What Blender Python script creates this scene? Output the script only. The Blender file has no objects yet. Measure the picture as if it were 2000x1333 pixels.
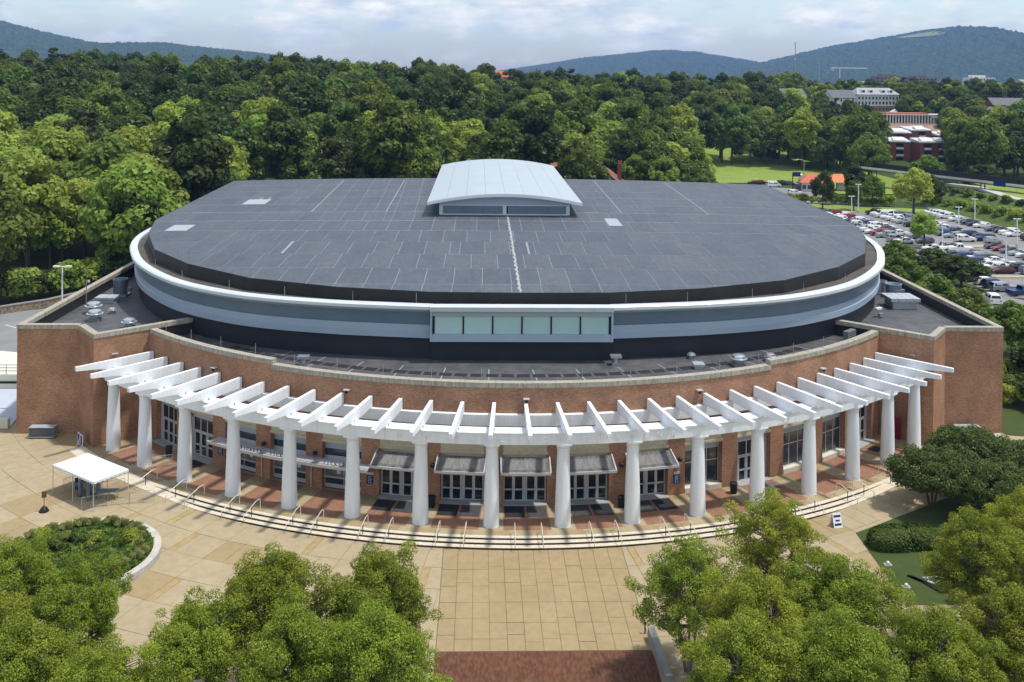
import bpy, math, random
import numpy as np
from mathutils import Matrix, Vector

# ------------------------------------------------------------------ camera, sky, sun, exposure
S = bpy.context.scene
COL = S.collection
R_ = math.radians
CAM = np.array([-4.493, -141.734, 38.622])
FPX, YAW, ROLL, HORIZON = 1921.65, 0.033086, 0.011361, 141.96      # lens measured on a 2000 px wide frame
_c, _s = math.cos(YAW), math.sin(YAW)
_F = Vector((_s, _c, 0)); _Rt = Vector((_c, -_s, 0)); _U = Vector((0, 0, 1))
_R2 = _Rt * math.cos(ROLL) + _U * math.sin(ROLL); _U2 = _U * math.cos(ROLL) - _Rt * math.sin(ROLL)
cam = bpy.data.cameras.new('camera'); cam_o = bpy.data.objects.new('camera', cam); COL.objects.link(cam_o)
m = Matrix((_R2, _U2, -_F)).transposed().to_4x4(); m.translation = Vector(CAM); cam_o.matrix_world = m
cam.sensor_width = 36; cam.sensor_fit = 'HORIZONTAL'; cam.lens = FPX / 2000 * 36
cam.shift_y = -(666.5 - HORIZON) / 2000                              # level camera with a lens shift, verticals stay upright
cam.clip_start = 1; cam.clip_end = 30000
S.camera = cam_o

SUN = Vector((0.365, -0.062, 1.0)).normalized()
SUN_EL = math.asin(SUN.z); SUN_ROT = math.atan2(SUN.x, SUN.y)
world = bpy.data.worlds.new('World'); S.world = world; world.use_nodes = True
nt = world.node_tree; nt.nodes.clear()
def N(t, nt_=None, **kw):
    n = (nt_ or nt).nodes.new(t)
    for k, v in kw.items(): setattr(n, k, v)
    return n
L = nt.links.new
out = N('ShaderNodeOutputWorld'); bg = N('ShaderNodeBackground'); L(bg.outputs[0], out.inputs[0])
sky = N('ShaderNodeTexSky', sky_type='NISHITA', sun_disc=False, sun_elevation=SUN_EL, sun_rotation=SUN_ROT,
        altitude=150, air_density=1.0, dust_density=1.2, ozone_density=1.0)
tc = N('ShaderNodeTexCoord'); sep = N('ShaderNodeSeparateXYZ'); L(tc.outputs['Generated'], sep.inputs[0])
mp1 = N('ShaderNodeMapping'); mp1.inputs['Scale'].default_value = (1, 1, 2.6); L(tc.outputs['Generated'], mp1.inputs[0])
n1 = N('ShaderNodeTexNoise'); n1.inputs['Scale'].default_value = 9.0; n1.inputs['Detail'].default_value = 8; n1.inputs['Roughness'].default_value = 0.62; n1.inputs['Distortion'].default_value = 0.1
L(mp1.outputs[0], n1.inputs['Vector'])
rmp = N('ShaderNodeValToRGB'); rmp.color_ramp.elements[0].position = 0.42; rmp.color_ramp.elements[1].position = 0.58
L(n1.outputs['Fac'], rmp.inputs[0])
hzr = N('ShaderNodeMapRange'); hzr.inputs[1].default_value = 0.0; hzr.inputs[2].default_value = 0.045; hzr.inputs[3].default_value = 0.25; hzr.inputs[4].default_value = 1.0; L(sep.outputs[2], hzr.inputs[0])
cf = N('ShaderNodeMath', operation='MULTIPLY'); L(rmp.outputs[0], cf.inputs[0]); L(hzr.outputs[0], cf.inputs[1])
n2 = N('ShaderNodeTexNoise'); n2.inputs['Scale'].default_value = 17; n2.inputs['Detail'].default_value = 6; n2.inputs['Roughness'].default_value = 0.6
mp2 = N('ShaderNodeMapping'); mp2.inputs['Location'].default_value = (7, 3, 0); mp2.inputs['Scale'].default_value = (1, 1, 3.2); L(tc.outputs['Generated'], mp2.inputs[0]); L(mp2.outputs[0], n2.inputs['Vector'])
cr = N('ShaderNodeValToRGB')
cr.color_ramp.elements[0].position = 0.38; cr.color_ramp.elements[0].color = (3.6, 4.1, 4.6, 1)
cr.color_ramp.elements[1].position = 0.62; cr.color_ramp.elements[1].color = (6.3, 6.1, 5.7, 1)
L(n2.outputs['Fac'], cr.inputs[0])
mx = N('ShaderNodeMix', data_type='RGBA'); L(cf.outputs[0], mx.inputs[0]); L(sky.outputs[0], mx.inputs[6]); L(cr.outputs[0], mx.inputs[7])
L(mx.outputs[2], bg.inputs[0]); bg.inputs[1].default_value = 0.15
sl = bpy.data.lights.new('sun', 'SUN'); sl.energy = 2.8; sl.angle = R_(2.8); sl.color = (1.0, 0.955, 0.88)
so = bpy.data.objects.new('sun', sl); COL.objects.link(so); so.rotation_euler = (-SUN).to_track_quat('-Z', 'Y').to_euler(); so.location = (60, -20, 200)
S.view_settings.view_transform = 'Standard'; S.view_settings.look = 'None'; S.view_settings.gamma = 1; S.view_settings.use_curve_mapping = False
S.view_settings.exposure = 0.42
try:
    S.cycles.max_bounces = 3; S.cycles.diffuse_bounces = 2; S.cycles.glossy_bounces = 2; S.cycles.transmission_bounces = 2; S.cycles.transparent_max_bounces = 4; S.cycles.use_light_tree = False; S.cycles.volume_bounces = 0
    S.cycles.use_denoising = True
except Exception: pass

# ------------------------------------------------------------------ helpers
rnd = random.Random(7)
def project(p):
    d = np.asarray(p, float) - CAM; z = d @ np.array(_F)
    return 1000 + FPX * (d @ np.array(_R2)) / z, HORIZON - FPX * (d @ np.array(_U2)) / z, z

MATS = {}
def mat(name, c, c2=None, scale=0.5, rough=0.75, spec=0.3, metal=0.0, detail=4, c3=None, scale3=6.0, f3=0.35, bump=0.0, bscale=20.0, stretch=None, coord='pos'):
    """principled surface: colour c..c2 by a large noise, speckled towards c3 by a fine one"""
    if name in MATS: return MATS[name]
    M = bpy.data.materials.new(name); M.use_nodes = True; t = M.node_tree; b = t.nodes['Principled BSDF']
    b.inputs['Roughness'].default_value = rough; b.inputs['Metallic'].default_value = metal
    b.inputs['Specular IOR Level'].default_value = spec
    b.inputs['Base Color'].default_value = (*c, 1)
    M.diffuse_color = (*c, 1)
    if c2 or c3 or bump:
        g = t.nodes.new('ShaderNodeNewGeometry'); vec = g.outputs['Position']
        if coord == 'obj':
            g2 = t.nodes.new('ShaderNodeTexCoord'); vec = g2.outputs['Object']
        if stretch:
            mp = t.nodes.new('ShaderNodeMapping'); mp.inputs['Scale'].default_value = stretch; t.links.new(vec, mp.inputs[0]); vec = mp.outputs[0]
        last = None
        if c2:
            n = t.nodes.new('ShaderNodeTexNoise'); n.inputs['Scale'].default_value = scale; n.inputs['Detail'].default_value = detail; n.inputs['Roughness'].default_value = 0.62
            t.links.new(vec, n.inputs['Vector'])
            r = t.nodes.new('ShaderNodeMapRange'); r.inputs[1].default_value = 0.33; r.inputs[2].default_value = 0.67; t.links.new(n.outputs['Fac'], r.inputs[0])
            x = t.nodes.new('ShaderNodeMix'); x.data_type = 'RGBA'; t.links.new(r.outputs[0], x.inputs[0])
            x.inputs[6].default_value = (*c, 1); x.inputs[7].default_value = (*c2, 1); last = x.outputs[2]
        if c3:
            n = t.nodes.new('ShaderNodeTexNoise'); n.inputs['Scale'].default_value = scale3; n.inputs['Detail'].default_value = 2; t.links.new(vec, n.inputs['Vector'])
            r = t.nodes.new('ShaderNodeMapRange'); r.inputs[1].default_value = 0.4; r.inputs[2].default_value = 0.7; r.inputs[4].default_value = f3 * 2; t.links.new(n.outputs['Fac'], r.inputs[0])
            x = t.nodes.new('ShaderNodeMix'); x.data_type = 'RGBA'; t.links.new(r.outputs[0], x.inputs[0])
            if last: t.links.new(last, x.inputs[6])
            else: x.inputs[6].default_value = (*c, 1)
            x.inputs[7].default_value = (*c3, 1); last = x.outputs[2]
        if last: t.links.new(last, b.inputs['Base Color'])
        if bump:
            n = t.nodes.new('ShaderNodeTexNoise'); n.inputs['Scale'].default_value = bscale; n.inputs['Detail'].default_value = 3; t.links.new(vec, n.inputs['Vector'])
            bp = t.nodes.new('ShaderNodeBump'); bp.inputs['Strength'].default_value = bump; bp.inputs['Distance'].default_value = 0.05
            t.links.new(n.outputs['Fac'], bp.inputs['Height']); t.links.new(bp.outputs[0], b.inputs['Normal'])
    MATS[name] = M; return M

def brick_mat(name, ca, cb, mortar):
    """fine brick speckle: one random tone for each brick-sized cell, mortar courses, broad weathering"""
    M = bpy.data.materials.new(name); M.use_nodes = True; t = M.node_tree; b = t.nodes['Principled BSDF']; b.inputs['Roughness'].default_value = 0.85
    b.inputs['Specular IOR Level'].default_value = 0.2
    g = t.nodes.new('ShaderNodeNewGeometry')
    def mth(op, a, bb=None):
        n = t.nodes.new('ShaderNodeVectorMath'); n.operation = op; t.links.new(a, n.inputs[0])
        if bb is not None: n.inputs[1].default_value = bb
        return n.outputs[0]
    cell = mth('FLOOR', mth('DIVIDE', g.outputs['Position'], (0.21, 0.21, 0.075)))
    wn = t.nodes.new('ShaderNodeTexWhiteNoise'); t.links.new(cell, wn.inputs['Vector'])
    nz = t.nodes.new('ShaderNodeTexNoise'); nz.inputs['Scale'].default_value = 0.45; nz.inputs['Detail'].default_value = 5; t.links.new(g.outputs['Position'], nz.inputs['Vector'])
    x = t.nodes.new('ShaderNodeMix'); x.data_type = 'RGBA'; t.links.new(wn.outputs['Value'], x.inputs[0]); x.inputs[6].default_value = (*ca, 1); x.inputs[7].default_value = (*cb, 1)
    fr = t.nodes.new('ShaderNodeVectorMath'); fr.operation = 'FRACTION'; t.links.new(mth('DIVIDE', g.outputs['Position'], (0.21, 0.21, 0.075)), fr.inputs[0])
    sp = t.nodes.new('ShaderNodeSeparateXYZ'); t.links.new(fr.outputs[0], sp.inputs[0])
    lt = t.nodes.new('ShaderNodeMath'); lt.operation = 'LESS_THAN'; t.links.new(sp.outputs[2], lt.inputs[0]); lt.inputs[1].default_value = 0.14
    x2 = t.nodes.new('ShaderNodeMix'); x2.data_type = 'RGBA'; t.links.new(lt.outputs[0], x2.inputs[0]); t.links.new(x.outputs[2], x2.inputs[6]); x2.inputs[7].default_value = (*mortar, 1)
    r = t.nodes.new('ShaderNodeMapRange'); r.inputs[1].default_value = 0.3; r.inputs[2].default_value = 0.7; r.inputs[3].default_value = 0.78; r.inputs[4].default_value = 1.18; t.links.new(nz.outputs['Fac'], r.inputs[0])
    sc = t.nodes.new('ShaderNodeVectorMath'); sc.operation = 'SCALE'; t.links.new(x2.outputs[2], sc.inputs[0]); t.links.new(r.outputs[0], sc.inputs['Scale'])
    t.links.new(sc.outputs[0], b.inputs['Base Color'])
    MATS[name] = M; return M

class MB:
    """collects faces for ONE mesh object"""
    def __init__(self): self.v = []; self.f = []; self.mi = []; self.cur = 0
    def quad(self, a, b, c, d): self.face([a, b, c, d])
    def face(self, pts):
        n = len(self.v); self.v += [tuple(p) for p in pts]; self.f.append(tuple(range(n, n + len(pts)))); self.mi.append(self.cur)
    def hexa(self, p):                                   # p: 4 bottom + 4 top corners, counter-clockwise from above
        n = len(self.v); self.v += [tuple(q) for q in p]
        for f in ((3, 2, 1, 0), (4, 5, 6, 7), (0, 1, 5, 4), (1, 2, 6, 5), (2, 3, 7, 6), (3, 0, 4, 7)):
            self.f.append(tuple(n + i for i in f)); self.mi.append(self.cur)
        return self
    def box(self, x0, x1, y0, y1, z0, z1):
        self.hexa([(x0, y0, z0), (x1, y0, z0), (x1, y1, z0), (x0, y1, z0), (x0, y0, z1), (x1, y0, z1), (x1, y1, z1), (x0, y1, z1)])
        return self
    def prism(self, poly, z0, z1):                       # poly ccw (x,y); z0/z1 numbers or functions of (x,y)
        g0 = z0 if callable(z0) else (lambda x, y: z0); g1 = z1 if callable(z1) else (lambda x, y: z1)
        n = len(self.v); k = len(poly)
        self.v += [(x, y, g0(x, y)) for x, y in poly] + [(x, y, g1(x, y)) for x, y in poly]
        self.f.append(tuple(n + k + i for i in range(k))); self.f.append(tuple(n + i for i in reversed(range(k)))); self.mi += [self.cur] * 2
        for i in range(k):
            j = (i + 1) % k; self.f.append((n + i, n + j, n + k + j, n + k + i)); self.mi.append(self.cur)
        return self
    def revolve(self, prof, seg=16, cx=0, cy=0, cz=0):   # prof: (r,z) upwards
        n = len(self.v)
        for r, z in prof:
            for i in range(seg):
                a = 2 * math.pi * i / seg; self.v.append((cx + r * math.cos(a), cy + r * math.sin(a), cz + z))
        for j in range(len(prof) - 1):
            for i in range(seg):
                k = (i + 1) % seg; self.f.append((n + j * seg + i, n + j * seg + k, n + (j + 1) * seg + k, n + (j + 1) * seg + i)); self.mi.append(self.cur)
        self.f.append(tuple(n + (len(prof) - 1) * seg + i for i in range(seg))); self.f.append(tuple(n + i for i in reversed(range(seg)))); self.mi += [self.cur] * 2
        return self
    def tube(self, pts, rad, seg=6):
        pts = [Vector(p) for p in pts]; rr = rad if isinstance(rad, (list, tuple)) else [rad] * len(pts); n = len(self.v)
        for i, p in enumerate(pts):
            d = (pts[min(i + 1, len(pts) - 1)] - pts[max(i - 1, 0)]).normalized()
            u = d.cross(Vector((0.31, 0.77, 0.55))).normalized(); w = d.cross(u)
            for k in range(seg):
                a = 2 * math.pi * k / seg; self.v.append(tuple(p + (u * math.cos(a) + w * math.sin(a)) * rr[i]))
        for j in range(len(pts) - 1):
            for i in range(seg):
                k = (i + 1) % seg; self.f.append((n + j * seg + i, n + j * seg + k, n + (j + 1) * seg + k, n + (j + 1) * seg + i)); self.mi.append(self.cur)
        self.f.append(tuple(n + (len(pts) - 1) * seg + i for i in range(seg))); self.f.append(tuple(n + i for i in reversed(range(seg)))); self.mi += [self.cur] * 2
        return self
    def mesh(self, name, mats, smooth=False):
        me = bpy.data.meshes.new(name); me.from_pydata(self.v, [], self.f)
        for mm in (mats if isinstance(mats, (list, tuple)) else [mats]): me.materials.append(mm)
        if any(self.mi): me.polygons.foreach_set('material_index', self.mi)
        if smooth:
            me.polygons.foreach_set('use_smooth', [True] * len(me.polygons))
            try: me.set_sharp_from_angle(angle=R_(40))
            except Exception: pass
        me.update(); return me
    def build(self, name, mats, parent=None, loc=(0, 0, 0), rz=0, smooth=False):
        return link(name, self.mesh(name, mats, smooth), parent, loc, rz)

def link(name, me, parent=None, loc=(0, 0, 0), rz=0, scale=None):
    o = bpy.data.objects.new(name, me); COL.objects.link(o); o.location = loc; o.rotation_euler = (0, 0, rz)
    if scale is not None: o.scale = scale if hasattr(scale, '__len__') else (scale,) * 3
    if parent: o.parent = parent
    return o
def tag(o, label=None, cat=None, group=None, kind=None):
    if label: o['label'] = label
    if cat: o['category'] = cat
    if group: o['group'] = group
    if kind: o['kind'] = kind
    return o
def thing(name, label, cat, loc=(0, 0, 0), rz=0, group=None):
    o = link(name, None, None, loc, rz); o.empty_display_size = 0.3
    return tag(o, label, cat, group)
def structure(name, mb, m, smooth=False, label=None):
    return tag(mb.build(name, m, smooth=smooth), label=label, kind='structure')
def copy_tree(o, parent=None):
    c = o.copy(); COL.objects.link(c)
    if parent: c.parent = parent
    for ch in list(o.children): copy_tree(ch, c)
    return c
def clip(poly, a, b, c):                                 # keep a*x + b*y <= c
    res = []
    for i in range(len(poly)):
        p, q = poly[i], poly[(i + 1) % len(poly)]; fp = a * p[0] + b * p[1] - c; fq = a * q[0] + b * q[1] - c
        if fp <= 0: res.append(p)
        if fp * fq < 0:
            t = fp / (fp - fq); res.append((p[0] + t * (q[0] - p[0]), p[1] + t * (q[1] - p[1])))
    return res
def pol(r, deg): return (r * math.sin(R_(deg)), -r * math.cos(R_(deg)))
def smooth01(x): x = min(1, max(0, x)); return x * x * (3 - 2 * x)
ORD = ['first', 'second', 'third', 'fourth', 'fifth', 'sixth', 'seventh', 'eighth', 'ninth', 'tenth', 'eleventh', 'twelfth', 'thirteenth', 'fourteenth', 'fifteenth', 'sixteenth', 'seventeenth', 'eighteenth', 'nineteenth']
TENS = ['', '', 'twenty', 'thirty', 'forty', 'fifty', 'sixty', 'seventy', 'eighty', 'ninety']
def ordinal(n):
    if n < 20: return ORD[n - 1]
    t, u = divmod(n, 10)
    return (TENS[t] + '-' + ORD[u - 1]) if u else (TENS[t][:-1] + 'ieth')

# colours ------------------------------------------------------------------------------------------
BRICK = brick_mat('brick', (0.285, 0.135, 0.078), (0.42, 0.232, 0.14), (0.31, 0.235, 0.17))
PAVEBRICK = mat('brick paving', (0.24, 0.125, 0.075), (0.33, 0.185, 0.115), 0.9, c3=(0.17, 0.08, 0.05), scale3=7, rough=0.9)
REDPAVE = mat('red brick paving', (0.088, 0.030, 0.017), (0.115, 0.043, 0.023), 0.7, c3=(0.145, 0.078, 0.042), scale3=5, f3=0.5, rough=0.9, stretch=(1, 0.35, 1))
STONE = mat('cast stone', (0.34, 0.315, 0.25), (0.45, 0.415, 0.335), 1.2, c3=(0.22, 0.20, 0.155), scale3=3, f3=.4, stretch=(2, 2, .4))
TAN = mat('tan concrete', (0.305, 0.232, 0.124), (0.352, 0.27, 0.15), 0.3, c3=(0.25, 0.19, 0.10), scale3=1.6, f3=0.22, rough=0.9, detail=8)
PALE = mat('pale concrete', (0.345, 0.282, 0.175), (0.40, 0.33, 0.212), 0.3, c3=(0.28, 0.225, 0.135), scale3=1.6, f3=0.22, rough=0.9, detail=8)
GOLD = mat('gold concrete', (0.33, 0.24, 0.115), (0.40, 0.30, 0.155), 0.6, c3=(0.28, 0.20, 0.09), scale3=2, rough=0.9, detail=8)
JOINT = mat('joint', (0.20, 0.15, 0.09), rough=1)
EPDM = mat('roof membrane', (0.055, 0.058, 0.064), (0.085, 0.088, 0.094), 0.25, rough=0.62, spec=0.42, c3=(0.13, 0.125, 0.115), scale3=1.3, f3=0.25)
EPDM_LOW = mat('lower roof membrane', (0.055, 0.057, 0.065), (0.085, 0.087, 0.095), 0.3, rough=0.6, spec=0.4, c3=(0.15, 0.145, 0.135), scale3=0.8, f3=0.22)
SEAM = mat('roof seam', (0.33, 0.37, 0.41), (0.24, 0.275, 0.31), 0.6, rough=0.7)
BLACKWALL = mat('black membrane wall', (0.016, 0.02, 0.028), (0.023, 0.027, 0.036), 0.4, rough=0.5, spec=0.35)
CURB = mat('roof curb membrane', (0.016, 0.016, 0.018), (0.028, 0.026, 0.025), 0.5, rough=0.55, spec=0.35)
WHITE = mat('white paint', (0.84, 0.87, 0.90), (0.78, 0.81, 0.84), 0.6, rough=0.5, c3=(0.66, 0.67, 0.66), scale3=2.2, f3=0.16, stretch=(2, 2, 0.16))
METALLIGHT = mat('light metal panel', (0.36, 0.45, 0.56), (0.40, 0.49, 0.60), 0.3, rough=0.38, metal=0.25, spec=0.5)
METALDARK = mat('blue grey metal panel', (0.14, 0.195, 0.27), (0.165, 0.225, 0.30), 0.3, rough=0.35, metal=0.3, spec=0.5)
CORNICE = mat('cornice metal', (0.62, 0.67, 0.71), (0.68, 0.72, 0.76), 0.4, rough=0.42, metal=0.15, spec=0.5)
SOFFIT = mat('cornice soffit metal', (0.36, 0.41, 0.45), rough=0.4, metal=0.2)
MONITOR = mat('monitor roof metal', (0.40, 0.455, 0.49), (0.43, 0.485, 0.52), 0.2, rough=0.42, metal=0.1, spec=0.5)
GLASS = mat('dark glass', (0.012, 0.016, 0.02), rough=0.08, spec=0.6)
GLASSB = mat('blue grey glass', (0.03, 0.04, 0.05), rough=0.08, spec=0.8)
AQUA = mat('pale aqua glass', (0.40, 0.58, 0.57), (0.46, 0.64, 0.62), 0.2, rough=0.15, spec=0.6)
ALU = mat('aluminium frame', (0.55, 0.58, 0.61), rough=0.4, metal=0.3)
STEEL = mat('galvanised steel', (0.50, 0.52, 0.54), (0.42, 0.44, 0.46), 3, rough=0.35, metal=0.7)
RAIL = mat('bright rail', (0.66, 0.62, 0.54), rough=0.4, metal=0.2)
BLACK = mat('black metal', (0.015, 0.015, 0.017), rough=0.5)
RUBBER = mat('black mat', (0.018, 0.019, 0.023), (0.026, 0.027, 0.032), 2, rough=0.9)
RUBBER2 = mat('grey mat', (0.05, 0.052, 0.055), (0.065, 0.065, 0.066), 2, rough=0.9)
ASPHALT = mat('asphalt', (0.17, 0.17, 0.18), (0.22, 0.22, 0.225), 0.12, rough=0.9, c3=(0.26, 0.255, 0.25), scale3=2)
ROADGREY = mat('light asphalt', (0.20, 0.205, 0.205), (0.25, 0.255, 0.255), 0.2, rough=0.9)
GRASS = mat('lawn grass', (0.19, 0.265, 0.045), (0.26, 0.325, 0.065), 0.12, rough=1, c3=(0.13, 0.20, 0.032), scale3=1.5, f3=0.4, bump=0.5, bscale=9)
GRASSDK = mat('short lawn grass', (0.042, 0.066, 0.014), (0.062, 0.09, 0.02), 0.4, rough=1, c3=(0.04, 0.065, 0.016), scale3=5, f3=0.4, bump=0.5, bscale=25)  # shade on the right lawn is put into this darker green
FOREST_FLOOR = mat('ground cover', (0.035, 0.06, 0.012), (0.06, 0.09, 0.018), 0.06, rough=1, c3=(0.025, 0.04, 0.01), scale3=0.8)
CONC = mat('white concrete', (0.46, 0.445, 0.40), (0.54, 0.525, 0.475), 0.5, rough=0.85, c3=(.36, .34, .29), scale3=3, f3=.3)
BLUESIGN = mat('blue sign', (0.012, 0.03, 0.11), rough=0.5)
# ------------------------------------------------------------------ terrain
_TD = np.array([0, 160, 210, 260, 310, 400, 500, 600, 800, 1200, 2200, 9000.])
_TP = np.array([-3.0, 0., 500., 1000., 1400., 1700., 2000., 5000.])
_TZ = np.array([[0, 0, 2, 5, 9, 15, 19, 19, 10, 2, 0, 0], [0, 0, 2, 5, 9, 15, 19, 19, 10, 2, 0, 0], [0, 0, 1, 4, 8, 14, 18, 18, 10, 2, 0, 0],
                [0, 0, 1, 3, 6, 12, 16, 16.5, 12, 2, 0, 0], [0, 0, 0, 0, 0, 0.2, 11, 14, 10, 2, 0, 0], [0, 0, 0, 0, 0, 0.6, 11, 19, 19, 2, 0, 0],
                [0, 0, 0, 0, 0, 3, 12, 19, 20, 2, 0, 0], [0, 0, 0, 0, 0, 3, 12, 19, 20, 2, 0, 0]], float)
def terrain(x, y):
    """height of the land: flat round the arena, a wooded rise behind it"""
    d = y - CAM[1]
    if d < 120: return -0.1
    p = 1000 + FPX * ((x - CAM[0]) / d - YAW)
    p = min(max(p, -3), 5000)
    i = int(np.searchsorted(_TP, p, 'right')) - 1; i = min(max(i, 0), len(_TP) - 2); t = (p - _TP[i]) / (_TP[i + 1] - _TP[i])
    a = np.interp(d, _TD, _TZ[i]); b = np.interp(d, _TD, _TZ[i + 1])
    return float(a + (b - a) * t) - 0.1
def zp(x, y):
    """plaza level: three steps down in the middle, rising to the terrace at both ends"""
    a = abs(math.degrees(math.atan2(x, -y)))
    return -0.45 * (1 - smooth01((a - 23) / 14))
gb = MB(); rings = [0.5, 30, 60, 90, 110, 125, 140] + list(range(150, 660, 10)) + [690, 730, 800, 900, 1000, 1200, 1600, 2200, 3200, 4500, 6500, 9000, 14000]
NA = 360
for r in rings:
    for k in range(NA):
        a = 2 * math.pi * k / NA; x, y = CAM[0] + r * math.sin(a), CAM[1] + r * math.cos(a)
        z = terrain(x, y) if y > -40 else -0.1
        if y < -30: z = min(z, -0.9)
        gb.v.append((x, y, z))
for j in range(len(rings) - 1):
    for k in range(NA):
        k2 = (k + 1) % NA; gb.f.append((j * NA + k2, j * NA + k, (j + 1) * NA + k, (j + 1) * NA + k2)); gb.mi.append(0)
structure('ground', gb, FOREST_FLOOR, smooth=True)

# ------------------------------------------------------------------ arena
arena = thing('arena', 'round brick sports arena with dark membrane roof and curved white roof monitor', 'arena')
RW = 53.6                     # radius of the curved brick front
A_END = 46.7                  # its half angle
def arc(r, a0, a1, step=1.0):
    n = max(2, int(round(abs(a1 - a0) / step)) + 1)
    return [pol(r, a0 + (a1 - a0) * i / (n - 1)) for i in range(n)]
def ring_sector(mb, r0, r1, a0, a1, z0, z1, step=1.0):
    o = arc(r1, a0, a1, step); i = arc(r0, a0, a1, step)
    for k in range(len(o) - 1):
        mb.hexa([(*o[k], z0), (*o[k + 1], z0), (*i[k + 1], z0), (*i[k], z0), (*o[k], z1), (*o[k + 1], z1), (*i[k + 1], z1), (*i[k], z1)])
    return mb
def strip(mb, pts, t0, t1, z0, z1):
    """wall along a polyline running so that outside is on the right; t0/t1 offsets inward"""
    def off(t):
        q = []
        for i, p in enumerate(pts):
            ns = []
            for a, b in ((i - 1, i), (i, i + 1)):
                if a >= 0 and b < len(pts):
                    dx_, dy_ = pts[b][0] - pts[a][0], pts[b][1] - pts[a][1]; l = math.hypot(dx_, dy_); ns.append((-dy_ / l, dx_ / l))
            nx, ny = sum(n[0] for n in ns) / len(ns), sum(n[1] for n in ns) / len(ns); l2 = nx * nx + ny * ny
            q.append((p[0] + nx / l2 * t, p[1] + ny / l2 * t))
        return q
    o, i = off(t0), off(t1)
    for k in range(len(pts) - 1):
        mb.hexa([(*o[k], z0), (*o[k + 1], z0), (*i[k + 1], z0), (*i[k], z0), (*o[k], z1), (*o[k + 1], z1), (*i[k + 1], z1), (*i[k], z1)])
    return mb
# brick: curved upper front in three lengths (the ends stand a little taller), wings
ZC, ZE, ZWING = 10.35, 10.8, 11.05
w = MB(); ring_sector(w, RW - 0.55, RW, -26.4, 26.4, 5.2, ZC); ring_sector(w, RW - 0.55, RW, -A_END, -26.42, 5.2, ZE); ring_sector(w, RW - 0.55, RW, 26.42, A_END, 5.2, ZE)
w.build('front_wall', BRICK, arena)
wl = [(-52.8, 62), (-52.8, -36.5), (-46.4, -36.5), (-43.35, -40.35), pol(53.25, -46.75)]
wr = [(-x, y) for x, y in reversed(wl)]
for nm, pts in (('wing_wall', wl), ('wing_wall', wr)):
    w = MB(); strip(w, pts, 0, 0.5, -0.9, ZWING); w.build(nm, BRICK, arena)
    w = MB(); strip(w, pts, 0.503, 0.53, 9.85, ZWING + 0.02); w.build('parapet_lining', CURB, arena)
w = MB().box(-52.3, 52.3, 61.5, 62, -0.9, ZWING); w.build('rear_wall', BRICK, arena)
w = MB(); ring_sector(w, RW - 0.6, RW - 0.552, -A_END, A_END, 9.86, ZC - 0.01); w.build('parapet_lining', CURB, arena)
# short return parapets that run in to the drum
for s in (-1, 1):
    a = pol(53.25, s * 46.75); b = (s * 35.2, -33.4)
    pts = [a, b] if s < 0 else [b, a]
    w = MB(); strip(w, pts, 0.0, 0.5, 9.6, ZWING - 0.02); w.build('return_parapet', CURB, arena)
# coping stones, each its own piece
def coping(pts, z0, z1, t0=-0.08, t1=0.62):
    w = MB(); strip(w, pts, t0, t1, z0, z1); w.build('coping_stone', STONE, arena)
def coping_arc(a0, a1, z0):
    n = max(1, int(round((a1 - a0) / 2.9)))
    for k in range(n):
        b0, b1 = a0 + (a1 - a0) * k / n + 0.012, a0 + (a1 - a0) * (k + 1) / n - 0.012
        w = MB(); ring_sector(w, RW - 0.64, RW + 0.09, b0, b1, z0, z0 + 0.44, 0.8); w.build('coping_stone', STONE, arena)
coping_arc(-26.4, 26.4, ZC); coping_arc(-A_END + 0.45, -26.3, ZE); coping_arc(26.3, A_END - 0.45, ZE)
def coping_line(p, q, z):
    l = math.hypot(q[0] - p[0], q[1] - p[1]); n = max(1, int(round(l / 3.0)))
    for k in range(n):
        a, b = (k + 0.006) / n, (k + 0.994) / n
        if k == n - 1: b = 1.0
        if k == 0: a = 0.0
        coping([(p[0] + (q[0] - p[0]) * a, p[1] + (q[1] - p[1]) * a), (p[0] + (q[0] - p[0]) * b, p[1] + (q[1] - p[1]) * b)], z, z + 0.44)
for pts in (wl, wr):
    for i in range(len(pts) - 1):
        p, q = pts[i], pts[i + 1]
        if abs(p[0] - q[0]) < 0.01: p, q = ((p[0], min(p[1], 60)), (q[0], min(q[1], 60)))
        z = ZWING + 0.003 * i                      # neighbours overlap at the mitres, never in one plane
        coping_line(p, q, z)
for s in (-1, 1):
    a = pol(53.25, s * 46.75); b = (s * 35.2, -33.4)
    coping_line(*((a, b) if s < 0 else (b, a)), ZWING + 0.014)
# lower roof
low = [(-52.3, 61.5), (-52.3, -36.0), (-46.2, -36.0), (-43.2, -39.7)] + arc(RW - 0.6, -A_END, A_END, 1.5) + [(43.2, -39.7), (46.2, -36.0), (52.3, -36.0), (52.3, 61.5)]
w = MB(); w.prism(low, 9.5, 9.85); lowroof = w.build('lower_roof', EPDM_LOW, arena)
# walkway pads and membrane laps on the lower roof (front arc)
for k in range(-21, 22):
    a = k * 1.75; r = 48.5 + 0.02 * abs(k)
    if abs(a) > 37: continue
    w = MB(); ring_sector(w, r - 0.45, r + 0.45, a - 0.7, a + 0.7, 9.852, 9.872, 0.7); w.build('walkway_pad', RUBBER, lowroof)
for k in range(-8, 9):
    a = k * 5.2 + 1.2
    if abs(a) > 44: continue
    p, q = pol(46.6, a), pol(52.9, a + 0.4); w = MB(); strip(w, [p, q], -0.05, 0.05, 9.851, 9.858); w.build('membrane_lap', SEAM, lowroof)

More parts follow.
